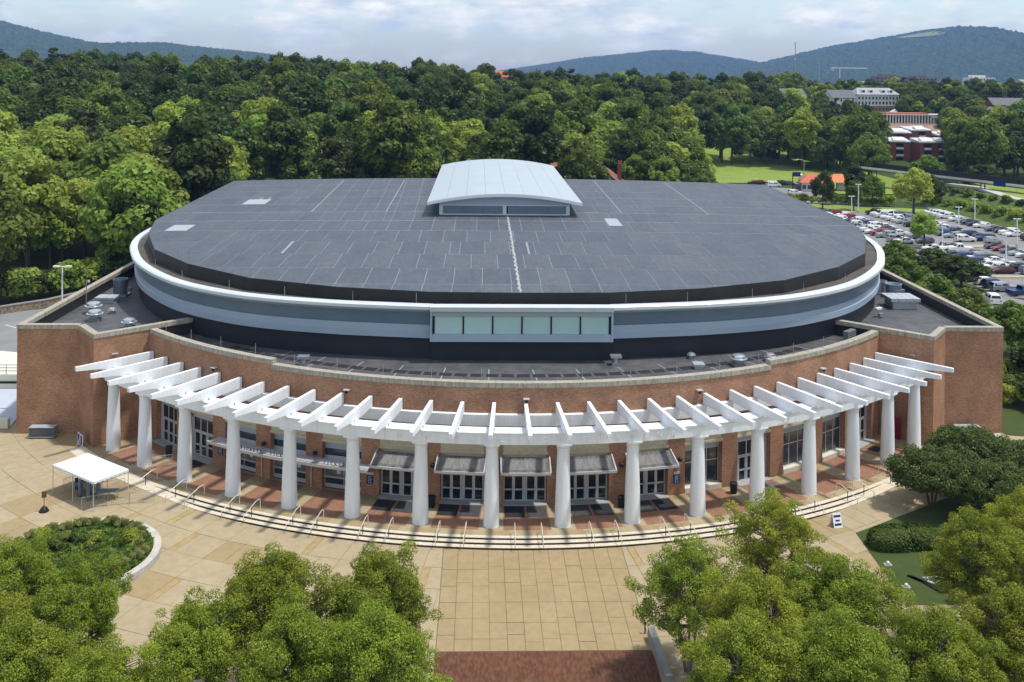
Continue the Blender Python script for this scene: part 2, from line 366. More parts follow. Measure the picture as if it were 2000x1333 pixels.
# drum: plan of the cornice edge (right half), straight sides further back
_cp = [(0, -44.55), (9.0, -44.1), (14.3, -43.35), (19.4, -42.45), (25.9, -40.6), (31.3, -38.0), (37.0, -33.7), (41.5, -28.4), (45.6, -21.9), (48.4, -15.6), (50.2, -10.6), (51.6, -4.9), (52.2, 0.6), (52.35, 8), (52.35, 20), (52.35, 34), (52.35, 46)]
def catmull(P, n=6):
    o = []
    for i in range(len(P) - 1):
        p0, p1, p2, p3 = P[max(i - 1, 0)], P[i], P[i + 1], P[min(i + 2, len(P) - 1)]
        for k in range(n):
            t = k / n
            o.append(tuple(0.5 * (2 * p1[j] + (p2[j] - p0[j]) * t + (2 * p0[j] - 5 * p1[j] + 4 * p2[j] - p3[j]) * t * t + (3 * p1[j] - p0[j] - 3 * p2[j] + p3[j]) * t ** 3) for j in (0, 1)))
    o.append(P[-1]); return o
half = catmull(_cp[1:14], 5)[:-1] + _cp[13:]
def offset_curve(P, t):
    q = []
    for i in range(len(P)):
        a, b = P[max(i - 1, 0)], P[min(i + 1, len(P) - 1)]; dx_, dy_ = b[0] - a[0], b[1] - a[1]; l = math.hypot(dx_, dy_)
        q.append((P[i][0] - dy_ / l * t, P[i][1] + dx_ / l * t))
    return q
drum = MB()
curve = {}
def cur(t):
    if t not in curve: curve[t] = offset_curve(half, t)
    return curve[t]
def sweep(mb, prof, i0, i1, sgn, inset=0.0):
    """prof: (offset inward, z) points; sweeps along half-curve points i0..i1, mirrored by sgn"""
    for k in range(i0, i1):
        for (ta, za), (tb, zb) in zip(prof[:-1], prof[1:]):
            A, B = cur(ta), cur(tb)
            p = [(A[k][0] * sgn, A[k][1], za), (A[k + 1][0] * sgn, A[k + 1][1], za), (B[k + 1][0] * sgn, B[k + 1][1], zb), (B[k][0] * sgn, B[k][1], zb)]
            mb.face(p if sgn > 0 else p[::-1])
for s in (-1, 1): sweep(drum, [(1.15, 9.8), (1.15, 12.02), (0.85, 12.02), (0.85, 14.62)], 0, len(half) - 1, s)
drum.box(-9.0, 9.0, -43.35, -42.9, 9.8, 12.1); drum.box(-8.8, 8.8, -44.2, -43.36, 12.1, 15.0)
drum_o = drum.build('drum', BLACKWALL, arena)
segs = [(k, min(k + 2, len(half) - 1)) for k in range(0, len(half) - 1, 2)]
for s in (-1, 1):
    for (k0, k1) in segs:
        if half[k0][1] > 30: continue
        for nm, prof, mt in (('lower_cladding_panel', [(0.86, 12.0), (0.62, 12.03), (0.60, 12.70), (0.68, 12.74), (0.70, 13.34), (0.86, 13.36)], METALLIGHT),
                             ('upper_cladding_panel', [(0.86, 13.38), (0.77, 13.39), (0.77, 14.58), (0.86, 14.6)], METALDARK),
                             ('cornice_section', [(0.86, 14.6), (0.62, 14.62), (0.5, 14.9), (0.12, 14.98)], SOFFIT)):
            b = MB(); sweep(b, prof, k0, k1, s); b.build(nm, mt, drum_o)
        b = MB(); sweep(b, [(0.12, 14.98), (0.0, 15.0), (0.0, 15.3), (0.14, 15.42), (0.95, 15.42), (0.97, 15.18)], k0, k1, s); b.build('cornice_section', CORNICE, drum_o)
# flat window length in the middle of the drum
b = MB().box(-8.85, 8.85, -44.62, -43.9, 12.0, 12.74); b.build('lower_cladding_panel', METALLIGHT, drum_o)
b = MB().box(-8.85, 8.85, -44.55, -43.95, 14.52, 15.0); b.build('upper_cladding_panel', SOFFIT, drum_o)
b = MB(); b.hexa([(-9.1, -44.75, 15.0), (9.1, -44.75, 15.0), (9.1, -43.6, 15.0), (-9.1, -43.6, 15.0), (-9.1, -44.85, 15.45), (9.1, -44.85, 15.45), (9.1, -43.6, 15.5), (-9.1, -43.6, 15.5)]); b.build('cornice_section', CORNICE, drum_o)
for k in range(7):
    x = -8.7 + 17.4 * k / 6; MB().box(x - 0.07, x + 0.07, -44.5, -44.2, 12.745, 14.515).build('clerestory_mullion', BLACK, drum_o)
for k in range(6):
    x0, x1 = -8.7 + 17.4 * k / 6 + 0.08, -8.7 + 17.4 * (k + 1) / 6 - 0.08
    MB().box(x0, x1, -44.42, -44.3, 12.75, 14.51).build('clerestory_pane', AQUA, drum_o)
for s in (-1, 1):
    MB().box(min(s * 8.86, s * 9.06), max(s * 8.86, s * 9.06), -44.66, -43.8, 12.0, 15.0).build('clerestory_jamb', METALLIGHT, drum_o)
# gutter behind the cornice
g = MB(); C1 = [(x, y) for x, y in cur(0.9)]
gp = [(-x, y) for x, y in reversed(C1)] + C1
g.face([(x, y, 15.18) for x, y in gp]); g.build('gutter_roof', mat('gutter membrane', (0.06, 0.057, 0.055), (0.085, 0.077, 0.066), 0.5, rough=0.8, c3=(0.14, 0.12, 0.085), scale3=0.35, f3=0.3), drum_o)

# roof
EDGE = [(0, -42.75), (9.0, -42.55), (18.8, -40.6), (28.6, -36.75), (37.0, -29.9), (43.4, -21.7), (47.8, -10.8), (50.4, 0), (50.4, 78)]
def zroof(x, y):
    t = (y + 43) / 88.0
    z = 16.4 + 2.1 * t if y <= 45 else 18.5 - 0.125 * (y - 45)
    return z - 0.85 * (x / 50.0) ** 2 * min(1, max(0, t))
ep = EDGE + [(-x, y) for x, y in reversed(EDGE[1:])]
c_ = MB()
for i in range(len(ep)):
    p, q = ep[i], ep[(i + 1) % len(ep)]
    for a, b2 in zip(np.linspace(0, 1, 9)[:-1], np.linspace(0, 1, 9)[1:]):
        A = (p[0] + (q[0] - p[0]) * a, p[1] + (q[1] - p[1]) * a); B = (p[0] + (q[0] - p[0]) * b2, p[1] + (q[1] - p[1]) * b2)
        c_.quad((*A, 12.0), (*B, 12.0), (*B, zroof(*B) + 0.05), (*A, zroof(*A) + 0.05))
curb = c_.build('roof_curb', CURB, arena)
def inroof(poly):
    for i in range(len(ep)):
        p, q = ep[i], ep[(i + 1) % len(ep)]; nx, ny = q[1] - p[1], -(q[0] - p[0]); poly = clip(poly, nx, ny, nx * p[0] + ny * p[1] - 1e-4)
        if len(poly) < 3: return []
    return poly
rb = MB()
for y0 in np.arange(-43, 84, 4.0):
    for x0 in np.arange(-52, 52, 4.0):
        pl = inroof([(x0, y0), (x0 + 4, y0), (x0 + 4, y0 + 4), (x0, y0 + 4)])
        if pl: rb.face([(x, y, zroof(x, y)) for x, y in pl])
roof = rb.build('main_roof', SEAM, arena)
rows = [-46.6, -39.1, -31.6, -24.1, -16.4, -9.0, -1.2, 6.4, 14.0, 21.6, 29.2, 36.8, 45.0, 55, 65, 75, 84]
sheets = []; rr = random.Random(3)
for i in range(len(rows) - 1):
    offx = (i * 1.37) % 3.06 - 54 + rr.uniform(-.3, .3); x = offx; sg_ = .085 if rows[i] < -10 else .15
    while x < 54:
        wd = 3.06 if rr.random() > .03 else 1.2
        pl = inroof([(x + 0.03, rows[i] + sg_), (x + wd - 0.03, rows[i] + sg_), (x + wd - 0.03, rows[i + 1] - sg_), (x + 0.03, rows[i + 1] - sg_)])
        if len(pl) >= 3: sheets.append((rows[i], pl))
        x += wd
rest = MB(); n_s = 0
shade = [mat('roof membrane sheet', (0.056, 0.068, 0.087), (0.074, 0.087, 0.108), 0.35, rough=0.6, spec=0.45, c3=(0.13, 0.142, 0.16), scale3=2.2, f3=0.15, stretch=(1, 0.35, 1)),
         mat('roof membrane sheet aged', (0.063, 0.075, 0.094), (0.081, 0.094, 0.113), 0.35, rough=0.62, spec=0.45, c3=(0.14, 0.15, 0.165), scale3=2.2, f3=0.18, stretch=(1, 0.35, 1)),
         mat('roof membrane sheet dark', (0.05, 0.062, 0.081), (0.067, 0.08, 0.101), 0.35, rough=0.58, spec=0.45, c3=(0.12, 0.13, 0.15), scale3=2.2, f3=0.15, stretch=(1, 0.35, 1))]
for y0, pl in sheets:
    if n_s < 300:
        sb = MB(); sb.prism(pl, lambda x, y: zroof(x, y) + 0.002, lambda x, y: zroof(x, y) + 0.022); sb.build('roof_sheet', shade[rr.choice((0, 0, 1, 2))], roof); n_s += 1
    else: rest.prism(pl, lambda x, y: zroof(x, y) + 0.002, lambda x, y: zroof(x, y) + 0.022)
tag(rest.build('roof_sheets_beyond', shade[0], roof), kind='stuff')
PATCH = mat('pale roof patch', (0.30, 0.34, 0.37), (0.36, 0.40, 0.43), 1, rough=0.7)
def patch(x, y, w_, l_, mt=PATCH, h=0.035):
    b = MB(); b.prism([(x, y), (x + w_, y), (x + w_, y + l_), (x, y + l_)], lambda a, c: zroof(a, c) + 0.023, lambda a, c: zroof(a, c) + h); b.build('roof_patch', mt, roof)
patch(-46.3, -9.0, 2.9, 4.6); patch(-41.6, 14.2, 3.6, 5.2); patch(13.9, -4.6, 1.9, 6.0)
WORN = mat('worn roof seam', (0.22, 0.245, 0.27), (0.32, 0.345, 0.37), 1.5, rough=0.8)
for k in range(6):
    x = rr.uniform(-44, 44); i = rr.randrange(1, 11)
    if rows[i] > -2 and abs(x + 0.5) < 12: continue
    patch(x, rows[i] + 0.2, rr.choice((0.16, 0.22, 0.3)), rows[i + 1] - rows[i] - 0.4, WORN, 0.03)
for y in (6.4, 36.8): patch(-47, y - 0.12, 36, 0.24, WORN, 0.03); patch(11.5, y - 0.12, 36, 0.24, WORN, 0.03)
for x in (-29.5, -18.3, 17.2, 30.5): patch(x, 6.6, 0.13, 36, WORN, 0.03)
# pale water line down the middle
cl = MB(); yy = np.linspace(-42.4, 3.2, 80); xs = [-0.1 + 0.06 * math.sin(i * 1.7) + rr.uniform(-.05, .05) for i in range(80)]
for i in range(79):
    w0 = 0.09 + 0.07 * abs(math.sin(i * 2.3))
    cl.quad((xs[i] - w0, yy[i], zroof(0, yy[i]) + 0.03), (xs[i] + w0, yy[i], zroof(0, yy[i]) + 0.03), (xs[i + 1] + w0, yy[i + 1], zroof(0, yy[i + 1]) + 0.03), (xs[i + 1] - w0, yy[i + 1], zroof(0, yy[i + 1]) + 0.03))
cl.build('expansion_joint', mat('pale sealant', (0.42, 0.43, 0.43), (0.25, 0.26, 0.27), 3, rough=0.8), roof)
# roof monitor: louvred box under an arched metal roof
MY0, MY1, MX, MC = 3.4, 59.5, 9.6, -0.55
zb = zroof(0, MY0)
def zarc(x, crown=1.28, hw=11.35): return crown * (1 - ((x - MC) / hw) ** 2)
mon = MB(); mon.box(MC - MX, MC + MX, MY0, MY1 - 2, zb - 1.5, zb + 0.15); mon = mon.build('roof_monitor', BLACKWALL, arena)
fr = MB(); y0, y1 = MY0 - 0.02, MY0 + 0.3
for x0, x1 in ((MC - MX - .02, MC - MX + 0.5), (MC - 0.27, MC + 0.27), (MC + MX - 0.5, MC + MX + .02)): fr.box(x0, x1, y0, y1, zb + 0.151, zb + 1.42)
fr.box(MC - MX - .01, MC + MX + .01, y0 + 0.01, y1, zb + 0.05, zb + 0.21); fr.box(MC - MX - .01, MC + MX + .01, y0 + 0.012, y1, zb + 1.42, zb + 1.56)
fr.build('monitor_frame', CORNICE, mon)
for k in range(6):
    x0 = MC - MX + 0.52 + (k if k < 3 else k) * 3.0 + (0.55 if k >= 3 else 0)
    MB().box(x0, min(x0 + 2.97, MC + MX - 0.52) if k != 2 else MC - 0.28, y0 + 0.1, y0 + 0.2, zb + 0.21, zb + 1.42).build('monitor_louvre', METALDARK, mon)
gbl = MB(); n = 24
for k in range(n):
    a, b2 = MC - MX + 2 * MX * k / n, MC - MX + 2 * MX * (k + 1) / n
    gbl.quad((a, y0 + 0.1, zb + 1.5), (b2, y0 + 0.1, zb + 1.5), (b2, y0 + 0.1, zb + 1.62 + zarc(b2)), (a, y0 + 0.1, zb + 1.62 + zarc(a)))
gbl.build('monitor_gable', METALLIGHT, mon)
for s in (-1, 1): MB().box(MC + s * MX - 0.05, MC + s * MX + 0.05, y0 + 0.31, MY1 - 2, zb + 0.16, zb + 2.0).build('monitor_side', METALLIGHT, mon)
ROOFHW = 11.35
def arched(mb, ya, yb, za, zb2, n=28):
    for k in range(n):
        a, b2 = MC - ROOFHW + 2 * ROOFHW * k / n, MC - ROOFHW + 2 * ROOFHW * (k + 1) / n
        mb.hexa([(a, ya, za + zarc(a)), (b2, ya, za + zarc(b2)), (b2, yb, za + zarc(b2)), (a, yb, za + zarc(a)), (a, ya, zb2 + zarc(a)), (b2, ya, zb2 + zarc(b2)), (b2, yb, zb2 + zarc(b2)), (a, yb, zb2 + zarc(a))])
np_ = 8
for k in range(np_):
    a = MC - ROOFHW + 2 * ROOFHW * k / np_ + 0.012; b2 = MC - ROOFHW + 2 * ROOFHW * (k + 1) / np_ - 0.012; b = MB()
    for q in range(6):
        u, v = a + (b2 - a) * q / 6, a + (b2 - a) * (q + 1) / 6
        b.hexa([(u, MY0 - 1.6, zb + 1.75 + zarc(u)), (v, MY0 - 1.6, zb + 1.75 + zarc(v)), (v, MY1, zb + 1.75 + zarc(v)), (u, MY1, zb + 1.75 + zarc(u)),
                (u, MY0 - 1.6, zb + 2.1 + zarc(u)), (v, MY0 - 1.6, zb + 2.1 + zarc(v)), (v, MY1, zb + 2.1 + zarc(v)), (u, MY1, zb + 2.1 + zarc(u))])
    b.build('monitor_roof_panel', MONITOR, mon)
fz = MB(); arched(fz, MY0 - 1.68, MY0 - 1.605, zb + 1.66, zb + 2.06); fz.build('monitor_fascia', CORNICE, mon)

# lightning rods along parapets and cornice
def rod(x, y, z, h=1.15): MB().tube([(x, y, z), (x, y, z + h)], 0.022, 4).build('lightning_rod', STEEL, arena)
for k in range(-9, 10): rod(*pol(RW - 0.35, k * 4.9 + 0.6), (ZC if abs(k * 4.9 + .6) < 26 else ZE) + 0.45)
for s in (-1, 1):
    for k in range(2, 46, 6):
        x, y = cur(1.25)[k]; rod(s * x, y, 15.15, 1.2)
for x in (-38, -31, -24, -17, -10.5, -4, 3, 10, 17, 24, 31, 38):
    yb_ = np.interp(abs(x), [e[0] for e in EDGE[:-1]], [e[1] for e in EDGE[:-1]]) + 0.3; rod(x, yb_, zroof(x, yb_), 1.3)

# ---- ground floor of the front: piers, lintels, doors, windows
PW = 0.86
pier_me = MB().box(-PW, PW, -RW - 0.12, -RW + 1.2, -0.05, 5.22).mesh('pier', BRICK)
LINTEL = mat('tan lintel stone', (0.50, 0.44, 0.31), (0.58, 0.52, 0.38), 1.0, c3=(0.40, 0.34, 0.23), scale3=3, f3=.25)
lint_me = MB().box(-2.02, 2.02, -RW - 0.03, -RW + 0.9, 4.62, 5.199).box(-2.02, 2.02, -RW - 0.10, -RW + 0.9, 4.42, 4.619).mesh('lintel', LINTEL)
back_me = MB().box(-2.2, 2.2, -RW + 0.85, -RW + 0.95, 0, 5.2).mesh('bay_lining', BLACK)
soffit_me = MB().box(-2.0, 2.0, -RW + 0.02, -RW + 0.85, 4.30, 4.41).mesh('bay_soffit', LINTEL)
DB = 6.0524
for i in range(16): link('pier', pier_me, arena, rz=R_((i - 7.5) * DB))
for k in range(-7, 8):
    rz = R_(k * DB); link('lintel', lint_me, arena, rz=rz); link('bay_lining', back_me, arena, rz=rz); link('bay_soffit', soffit_me, arena, rz=rz)
def frame_box(mb, x0, x1, z0, z1, y, t=0.07, d=0.09):
    mb.box(x0, x0 + t, y, y + d, z0, z1); mb.box(x1 - t, x1, y, y + d, z0, z1); mb.box(x0 + t, x1 - t, y, y + d, z0, z0 + t); mb.box(x0 + t, x1 - t, y, y + d, z1 - t, z1)
YD = -RW + 0.45
door_me = MB(); frame_box(door_me, -0.46, 0.46, 0.0, 2.36, YD, 0.13, 0.07); door_me.box(-0.33, 0.33, YD, YD + 0.07, 0.98, 1.12); door_me = door_me.mesh('door', ALU)
pane_u = MB().box(-0.33, 0.33, YD + 0.03, YD + 0.045, 1.12, 2.23).mesh('pane', GLASS); pane_l = MB().box(-0.33, 0.33, YD + 0.03, YD + 0.045, 0.13, 0.98).mesh('pane', GLASS)
handle_me = MB().tube([(0.36, YD - 0.05, 0.85), (0.36, YD - 0.05, 1.35)], 0.02, 5).mesh('door_handle', STEEL)
dframe_me = MB(); frame_box(dframe_me, -2.05, 2.05, 0.0, 2.52, YD - 0.02, 0.1, 0.14); dframe_me.box(-0.075, 0.075, YD - .02, YD + .12, .1, 2.42)
dframe_me.box(-2.05, 2.05, YD + 0.02, YD + 0.1, 2.522, 4.3); dframe_me = dframe_me.mesh('door_frame', ALU)
thr_me = MB().box(-2.0, 2.0, -RW - 0.55, YD - 0.03, 0.0, 0.05).mesh('threshold', mat('grey threshold', (0.30, 0.31, 0.31), (0.38, 0.39, 0.39), 2))
# sloped canopy over an entrance
cn = MB(); CW = 2.13
cn.hexa([(-CW, -RW - 2.0, 3.42), (CW, -RW - 2.0, 3.42), (CW, -RW - 0.14, 4.12), (-CW, -RW - 0.14, 4.12), (-CW, -RW - 2.0, 3.50), (CW, -RW - 2.0, 3.50), (CW, -RW - 0.14, 4.20), (-CW, -RW - 0.14, 4.20)])
CANOPYROOF = mat('canopy membrane', (0.07, 0.07, 0.072), (0.13, 0.128, 0.125), 1.2, rough=0.85, c3=(0.24, 0.235, 0.225), scale3=2.5, f3=0.3, stretch=(3, 0.5, 1), coord='obj')
can_me = cn.mesh('entrance_canopy', CANOPYROOF)
tr = MB(); tr.box(-CW - 0.08, CW + 0.08, -RW - 2.14, -RW - 2.003, 3.36, 3.56)
for s in (-1, 1):
    a, b2 = (s * CW, s * (CW + 0.1)) if s > 0 else (s * (CW + 0.1), s * CW)
    tr.hexa([(a, -RW - 2.0, 3.36), (b2, -RW - 2.0, 3.36), (b2, -RW - 0.14, 4.06), (a, -RW - 0.14, 4.06), (a, -RW - 2.0, 3.58), (b2, -RW - 2.0, 3.58), (b2, -RW - 0.14, 4.28), (a, -RW - 0.14, 4.28)])
trim_me = tr.mesh('canopy_trim', ALU)
pad_me = MB(); 
def slope_z(y): return 3.50 + (y + RW + 2.0) * (0.70 / 1.86)
pad_me.hexa([(-CW + .42, -RW - 1.65, slope_z(-RW - 1.65) + .003), (CW - .42, -RW - 1.65, slope_z(-RW - 1.65) + .003), (CW - .42, -RW - 0.5, slope_z(-RW - .5) + .003), (-CW + .42, -RW - 0.5, slope_z(-RW - .5) + .003),
             (-CW + .42, -RW - 1.65, slope_z(-RW - 1.65) + .012), (CW - .42, -RW - 1.65, slope_z(-RW - 1.65) + .012), (CW - .42, -RW - 0.5, slope_z(-RW - .5) + .012), (-CW + .42, -RW - 0.5, slope_z(-RW - .5) + .012)])
pad_me = pad_me.mesh('canopy_cap_sheet', mat('weathered cap sheet', (0.13, 0.13, 0.128), (0.20, 0.198, 0.19), 1.5, rough=0.9, c3=(0.28, 0.275, 0.265), scale3=3, f3=0.3, stretch=(4, 0.4, 1), coord='obj'))
def place_door(x, rz, parent=arena):
    M_ = Matrix.Rotation(rz, 4, 'Z'); p = M_ @ Vector((x, 0, 0)); d = link('door', door_me, parent, p, rz)
    for me in (pane_u, pane_l, handle_me): link(me.name.split('.')[0], me, d)
for k in range(-2, 3):
    rz = R_(k * DB); link('door_frame', dframe_me, arena, rz=rz); link('threshold', thr_me, arena, rz=rz)
    for x in (-1.47, -0.55, 0.55, 1.47): place_door(x, rz)
    c0 = link('entrance_canopy', can_me, arena, rz=rz); link('canopy_trim', trim_me, c0); link('canopy_cap_sheet', pad_me, c0)
# tall windows
wf = MB(); frame_box(wf, -1.9, 1.9, 0.45, 3.75, YD, 0.07, 0.1)
for x in (-0.66, 0.58): wf.box(x, x + 0.07, YD, YD + 0.1, 0.52, 3.68)
wf.box(-1.83, 1.83, YD + .001, YD + 0.099, 2.52, 2.6); win_me = wf.mesh('window', ALU)
pan_me = []
for x0, x1 in ((-1.83, -0.66), (-0.59, 0.58), (0.65, 1.83)):
    for z0, z1 in ((0.52, 2.52), (2.6, 3.68)): pan_me.append(MB().box(x0, x1, YD + 0.04, YD + 0.06, z0, z1).mesh('pane', GLASSB))
sill_me = MB().box(-1.95, 1.95, -RW - 0.12, YD - .003, 0.0, 0.44).mesh('window_sill', mat('pale sill', (0.60, 0.57, 0.48), (0.66, 0.63, 0.54), 1.5))
spand_me = MB().box(-1.95, 1.95, YD, YD + 0.1, 3.76, 4.30).mesh('spandrel_panel', METALLIGHT)
for k in (3, 5, 6):
    rz = R_(k * DB); w_ = link('window', win_me, arena, rz=rz)
    for me in pan_me: link('pane', me, w_)
    link('window_sill', sill_me, w_); link('spandrel_panel', spand_me, w_)
# doors with transoms
tf = MB(); frame_box(tf, -1.6, 1.6, 0.0, 3.9, YD - .02, 0.12, 0.14)
for x in (-0.55, 0.45): tf.box(x, x + 0.1, YD - .019, YD + .119, 2.5, 3.78)
tf.box(-1.48, 1.48, YD - .018, YD + .118, 2.4, 2.5); tf.box(-1.95, -1.6, YD, YD + .1, 0, 3.9); tf.box(1.6, 1.95, YD, YD + .1, 0, 3.9); trans_me = tf.mesh('transom_frame', ALU)
tp = [MB().box(x0, x1, YD + .03, YD + .05, 2.5, 3.78).mesh('transom_pane', GLASS) for x0, x1 in ((-1.48, -.55), (-.45, .45), (.55, 1.48))]
for k in (-7, -6, 4, 7):
    rz = R_(k * DB); t_ = link('transom_frame', trans_me, arena, rz=rz)
    for me in tp: link('transom_pane', me, t_)
    link('spandrel_panel', spand_me, t_); link('threshold', thr_me, arena, rz=rz)
    for x in (-0.98, 0.0, 0.98): place_door(x, rz)
# ticket windows with a long flat canopy
tk = MB(); frame_box(tk, -1.95, 1.95, 0.3, 2.3, YD, 0.07, 0.1); tk.box(-.035, .035, YD, YD + .1, .37, 2.23); tk.box(-1.95, 1.95, YD - 0.25, YD - .001, 1.02, 1.10); tk.box(-1.95, 1.95, YD + 0.02, YD + .1, 0.0, 0.299); tick_me = tk.mesh('ticket_window', ALU)
tpan = [MB().box(x0, x1, YD + .03, YD + .05, z0, z1).mesh('pane', mt) for x0, x1 in ((-1.88, -.035), (.035, 1.88)) for z0, z1, mt in ((.37, 1.02, GLASSB), (1.1, 2.23, mat('ticket glass', (0.10, 0.11, 0.11), (0.2, 0.2, 0.19), 2.5, rough=0.2, spec=0.5)))]
up_me = MB().box(-1.95, 1.95, YD + .02, YD + .1, 3.0, 3.62).mesh('high_window', GLASSB); upf_me = MB().box(-1.95, 1.95, YD, YD + .1, 3.63, 4.3).mesh('spandrel_panel', METALLIGHT)
tmid_me = MB().box(-1.95, 1.95, YD, YD + .1, 2.301, 2.99).mesh('panel_band', METALLIGHT)
note_me = MB().box(-.17, .17, YD + .01, YD + .028, 1.35, 1.95).mesh('paper_notice', mat('paper', (.7, .7, .68)))
for k in (-5, -4, -3):
    rz = R_(k * DB); t_ = link('ticket_window', tick_me, arena, rz=rz)
    for me in tpan: link('pane', me, t_)
    for me in (up_me, upf_me, tmid_me): link(me.name.split('.')[0], me, t_)
    for x in (-.55, .9): link('paper_notice', note_me, t_, (x, 0, 0))
tc_ = MB(); ring_sector(tc_, RW + 0.13, RW + 1.55, -33.2, -14.9, 2.75, 2.83); tcan = tc_.build('ticket_canopy', mat('canopy metal', (0.42, 0.45, 0.48), (0.50, 0.52, 0.55), 0.5, rough=0.45, metal=0.2), arena)
tt = MB(); ring_sector(tt, RW + 1.552, RW + 1.66, -33.3, -14.8, 2.62, 2.90); tt.build('canopy_trim', mat('canopy edge', (0.55, 0.53, 0.52), (.62, .6, .59), 1), tcan)
tt = MB(); ring_sector(tt, RW + 1.45, RW + 1.55, -33.2, -14.9, 2.832, 2.90); tt.build('gutter_edge', BLACK, tcan)
for a in (-27.3, -21.4): MB().tube([(*pol(RW + 0.22, a), 2.75), (*pol(RW + 0.22, a), 0.05)], 0.05, 6).build('downpipe', RAIL, arena)

def letter_mesh(ch, size, depth, m_):
    cu = bpy.data.curves.new('t', 'FONT'); cu.body = ch; cu.size = size; cu.extrude = depth; cu.align_x = 'CENTER'
    ob = bpy.data.objects.new('t', cu); me = bpy.data.meshes.new_from_object(ob); bpy.data.objects.remove(ob); bpy.data.curves.remove(cu)
    me.materials.clear(); me.materials.append(m_); return me
def letters(text, r, a_mid, step, z, size, depth, m_, parent, name='sign_letter'):
    for i, ch in enumerate(text):
        if ch == ' ': continue
        a = a_mid + step * (i - (len(text) - 1) / 2); o = link(name, letter_mesh(ch, size, depth, m_), parent); o.rotation_mode = 'XYZ'
        o.rotation_euler = (R_(90), 0, R_(a)); o.location = (*pol(r, a), z)
for a in (-27.9, -24.3, -18.4): letters('TICKETS', RW + 1.5, a + 0.35, 0.40, 2.92, 0.42, 0.03, mat('grey letter', (.10, .10, .11)), tcan)
# blue notice panels on the piers
def notice(i_, dx, z=1.5):
    rz = R_((i_ - 7.5) * DB); o = MB().box(dx - .3, dx + .3, -RW - .165, -RW - .125, z - .45, z + .38).build('notice_board', BLUESIGN, arena, rz=rz)
    MB().box(dx - .3, dx + .3, -RW - .168, -RW - .125, z + .385, z + .62).build('notice_header', ALU, o)
    for q in range(4): MB().box(dx - .2, dx + .2 - .07 * (q % 2), -RW - .172, -RW - .166, z + .2 - .12 * q, z + .25 - .12 * q).build('printed_line', mat('sign print', (.35, .45, .6)), o)
    for xx in (-.16, .06): MB().box(dx + xx, dx + xx + .1, -RW - .172, -RW - .166, z - .38, z - .24).build('printed_line', MATS['sign print'], o)
notice(5, 0.0); notice(10, 0.0); notice(2, 0.3); notice(8, .35, 1.7)
def wall_lamp(a, r, z): 
    o = MB().box(-.12, .12, -r - .02, -r + .05, z - .15, z + .15).build('wall_lamp', BLACK, arena, rz=R_(a)); MB().revolve([(.02, 0), (.2, .05), (.2, .3), (.05, .38)], 10, 0, -r - .26, z - .15).build('lamp_shade', BLACK, o)
for i in (4, 6, 7, 9, 3, 10): wall_lamp((i - 7.5) * DB + .25, RW + .12, 3.25)
for a in (0.05, -17.6, 17.5, -34, 34): 
    o = MB().box(-.28, .28, -RW - .5, -RW - .02, 9.42, 9.48).build('security_camera', ALU, arena, rz=R_(a)); MB().revolve([(.05, 0), (.14, .1), (.14, .3)], 10, 0, -RW - .35, 9.1).build('camera_dome', BLACK, o)
for s in (-1, 1):
    a = s * 46.75; p, q = pol(57.0, a), pol(56.4, a)
    t = s * -0.06; MB().box(-.3, .3, -.35, -.02, 0, .06).build('security_camera', ALU, arena, loc=(*pol(57.2, s * 46.9), 9.2), rz=R_(s * 46.7 - s * 90))
# red cabinet and notice on the right return wall
MB().box(-.45, .45, -.06, -.005, 0, 2.3).build('red_panel', mat('red paint', (.22, .02, .02)), arena, loc=(*pol(55.6, 46.55), 0.05), rz=R_(46.6 - 90))
MB().box(-.4, .4, -.08, -.005, 0, 1.6).build('white_cabinet', WHITE, arena, loc=(*pol(55.0, 46.5), 2.6), rz=R_(46.6 - 90))

# ------------------------------------------------------------------ pergola
RC = 57.858
perg = thing('pergola', 'curved white pergola of round columns and rafters along the brick front', 'pergola')
prof = [(0.71, 0), (0.71, 0.04)] + [(0.70 - 0.18 * (t ** 1.25), 0.04 + 6.46 * t) for t in np.linspace(0, 1, 9)]
col_me = MB().revolve(prof + [(0.52, 6.5)], 28, 0, -RC, 0).mesh('column', WHITE, True)
cap_me = MB().revolve([(0.52, 6.5), (0.56, 6.52), (0.56, 6.6), (0.53, 6.62), (0.54, 6.7), (0.62, 6.82), (0.65, 6.9), (0.65, 6.93)], 28, 0, -RC, 0).box(-.66, .66, -RC - .66, -RC + .66, 6.931, 7.06).mesh('capital', WHITE, False)
for i in range(16):
    c0 = link('column', col_me, perg, rz=R_((i - 7.5) * DB)); link('capital', cap_me, c0)
for i in range(16):
    a0 = (i - 8) * DB if i else -47.2; a1 = (i - 7) * DB if i < 15 else 47.2
    a0, a1 = (i - 8) * DB, (i - 7) * DB
    if i == 0: a0 = -46.9
    if i == 15: a1 = 46.9
    b = MB(); ring_sector(b, RC - 0.62, RC + 0.62, a0 + .006, a1 - .006, 7.063, 8.0, 0.75); e_ = b.build('entablature_block', WHITE, perg)
    b = MB(); ring_sector(b, RC - 0.70, RC + 0.70, a0 + .006, a1 - .006, 8.003, 8.09, 0.75); b.build('entablature_cap', WHITE, e_)
for i in range(15):
    a0, a1 = (i - 7.5) * DB, (i - 6.5) * DB
    b = MB(); ring_sector(b, RW + 0.02, RW + 0.5, a0 + .006, a1 - .006, 7.063, 8.06, 0.75); b.build('wall_beam', WHITE, perg)
T = 0.16
def rafter_profile():
    p = [(RW + 0.12, 9.08), (RW + 0.12, 8.095), (RC + 0.72, 8.095), (RC + 0.78, 8.095)]
    for t in np.linspace(0, 1, 6): p.append((RC + 0.95 + 2.75 * t, 8.30 + 0.36 * t ** 0.8))
    return p + [(61.75, 8.68), (61.75, 9.08)]
rp = rafter_profile(); b = MB(); n = len(rp)
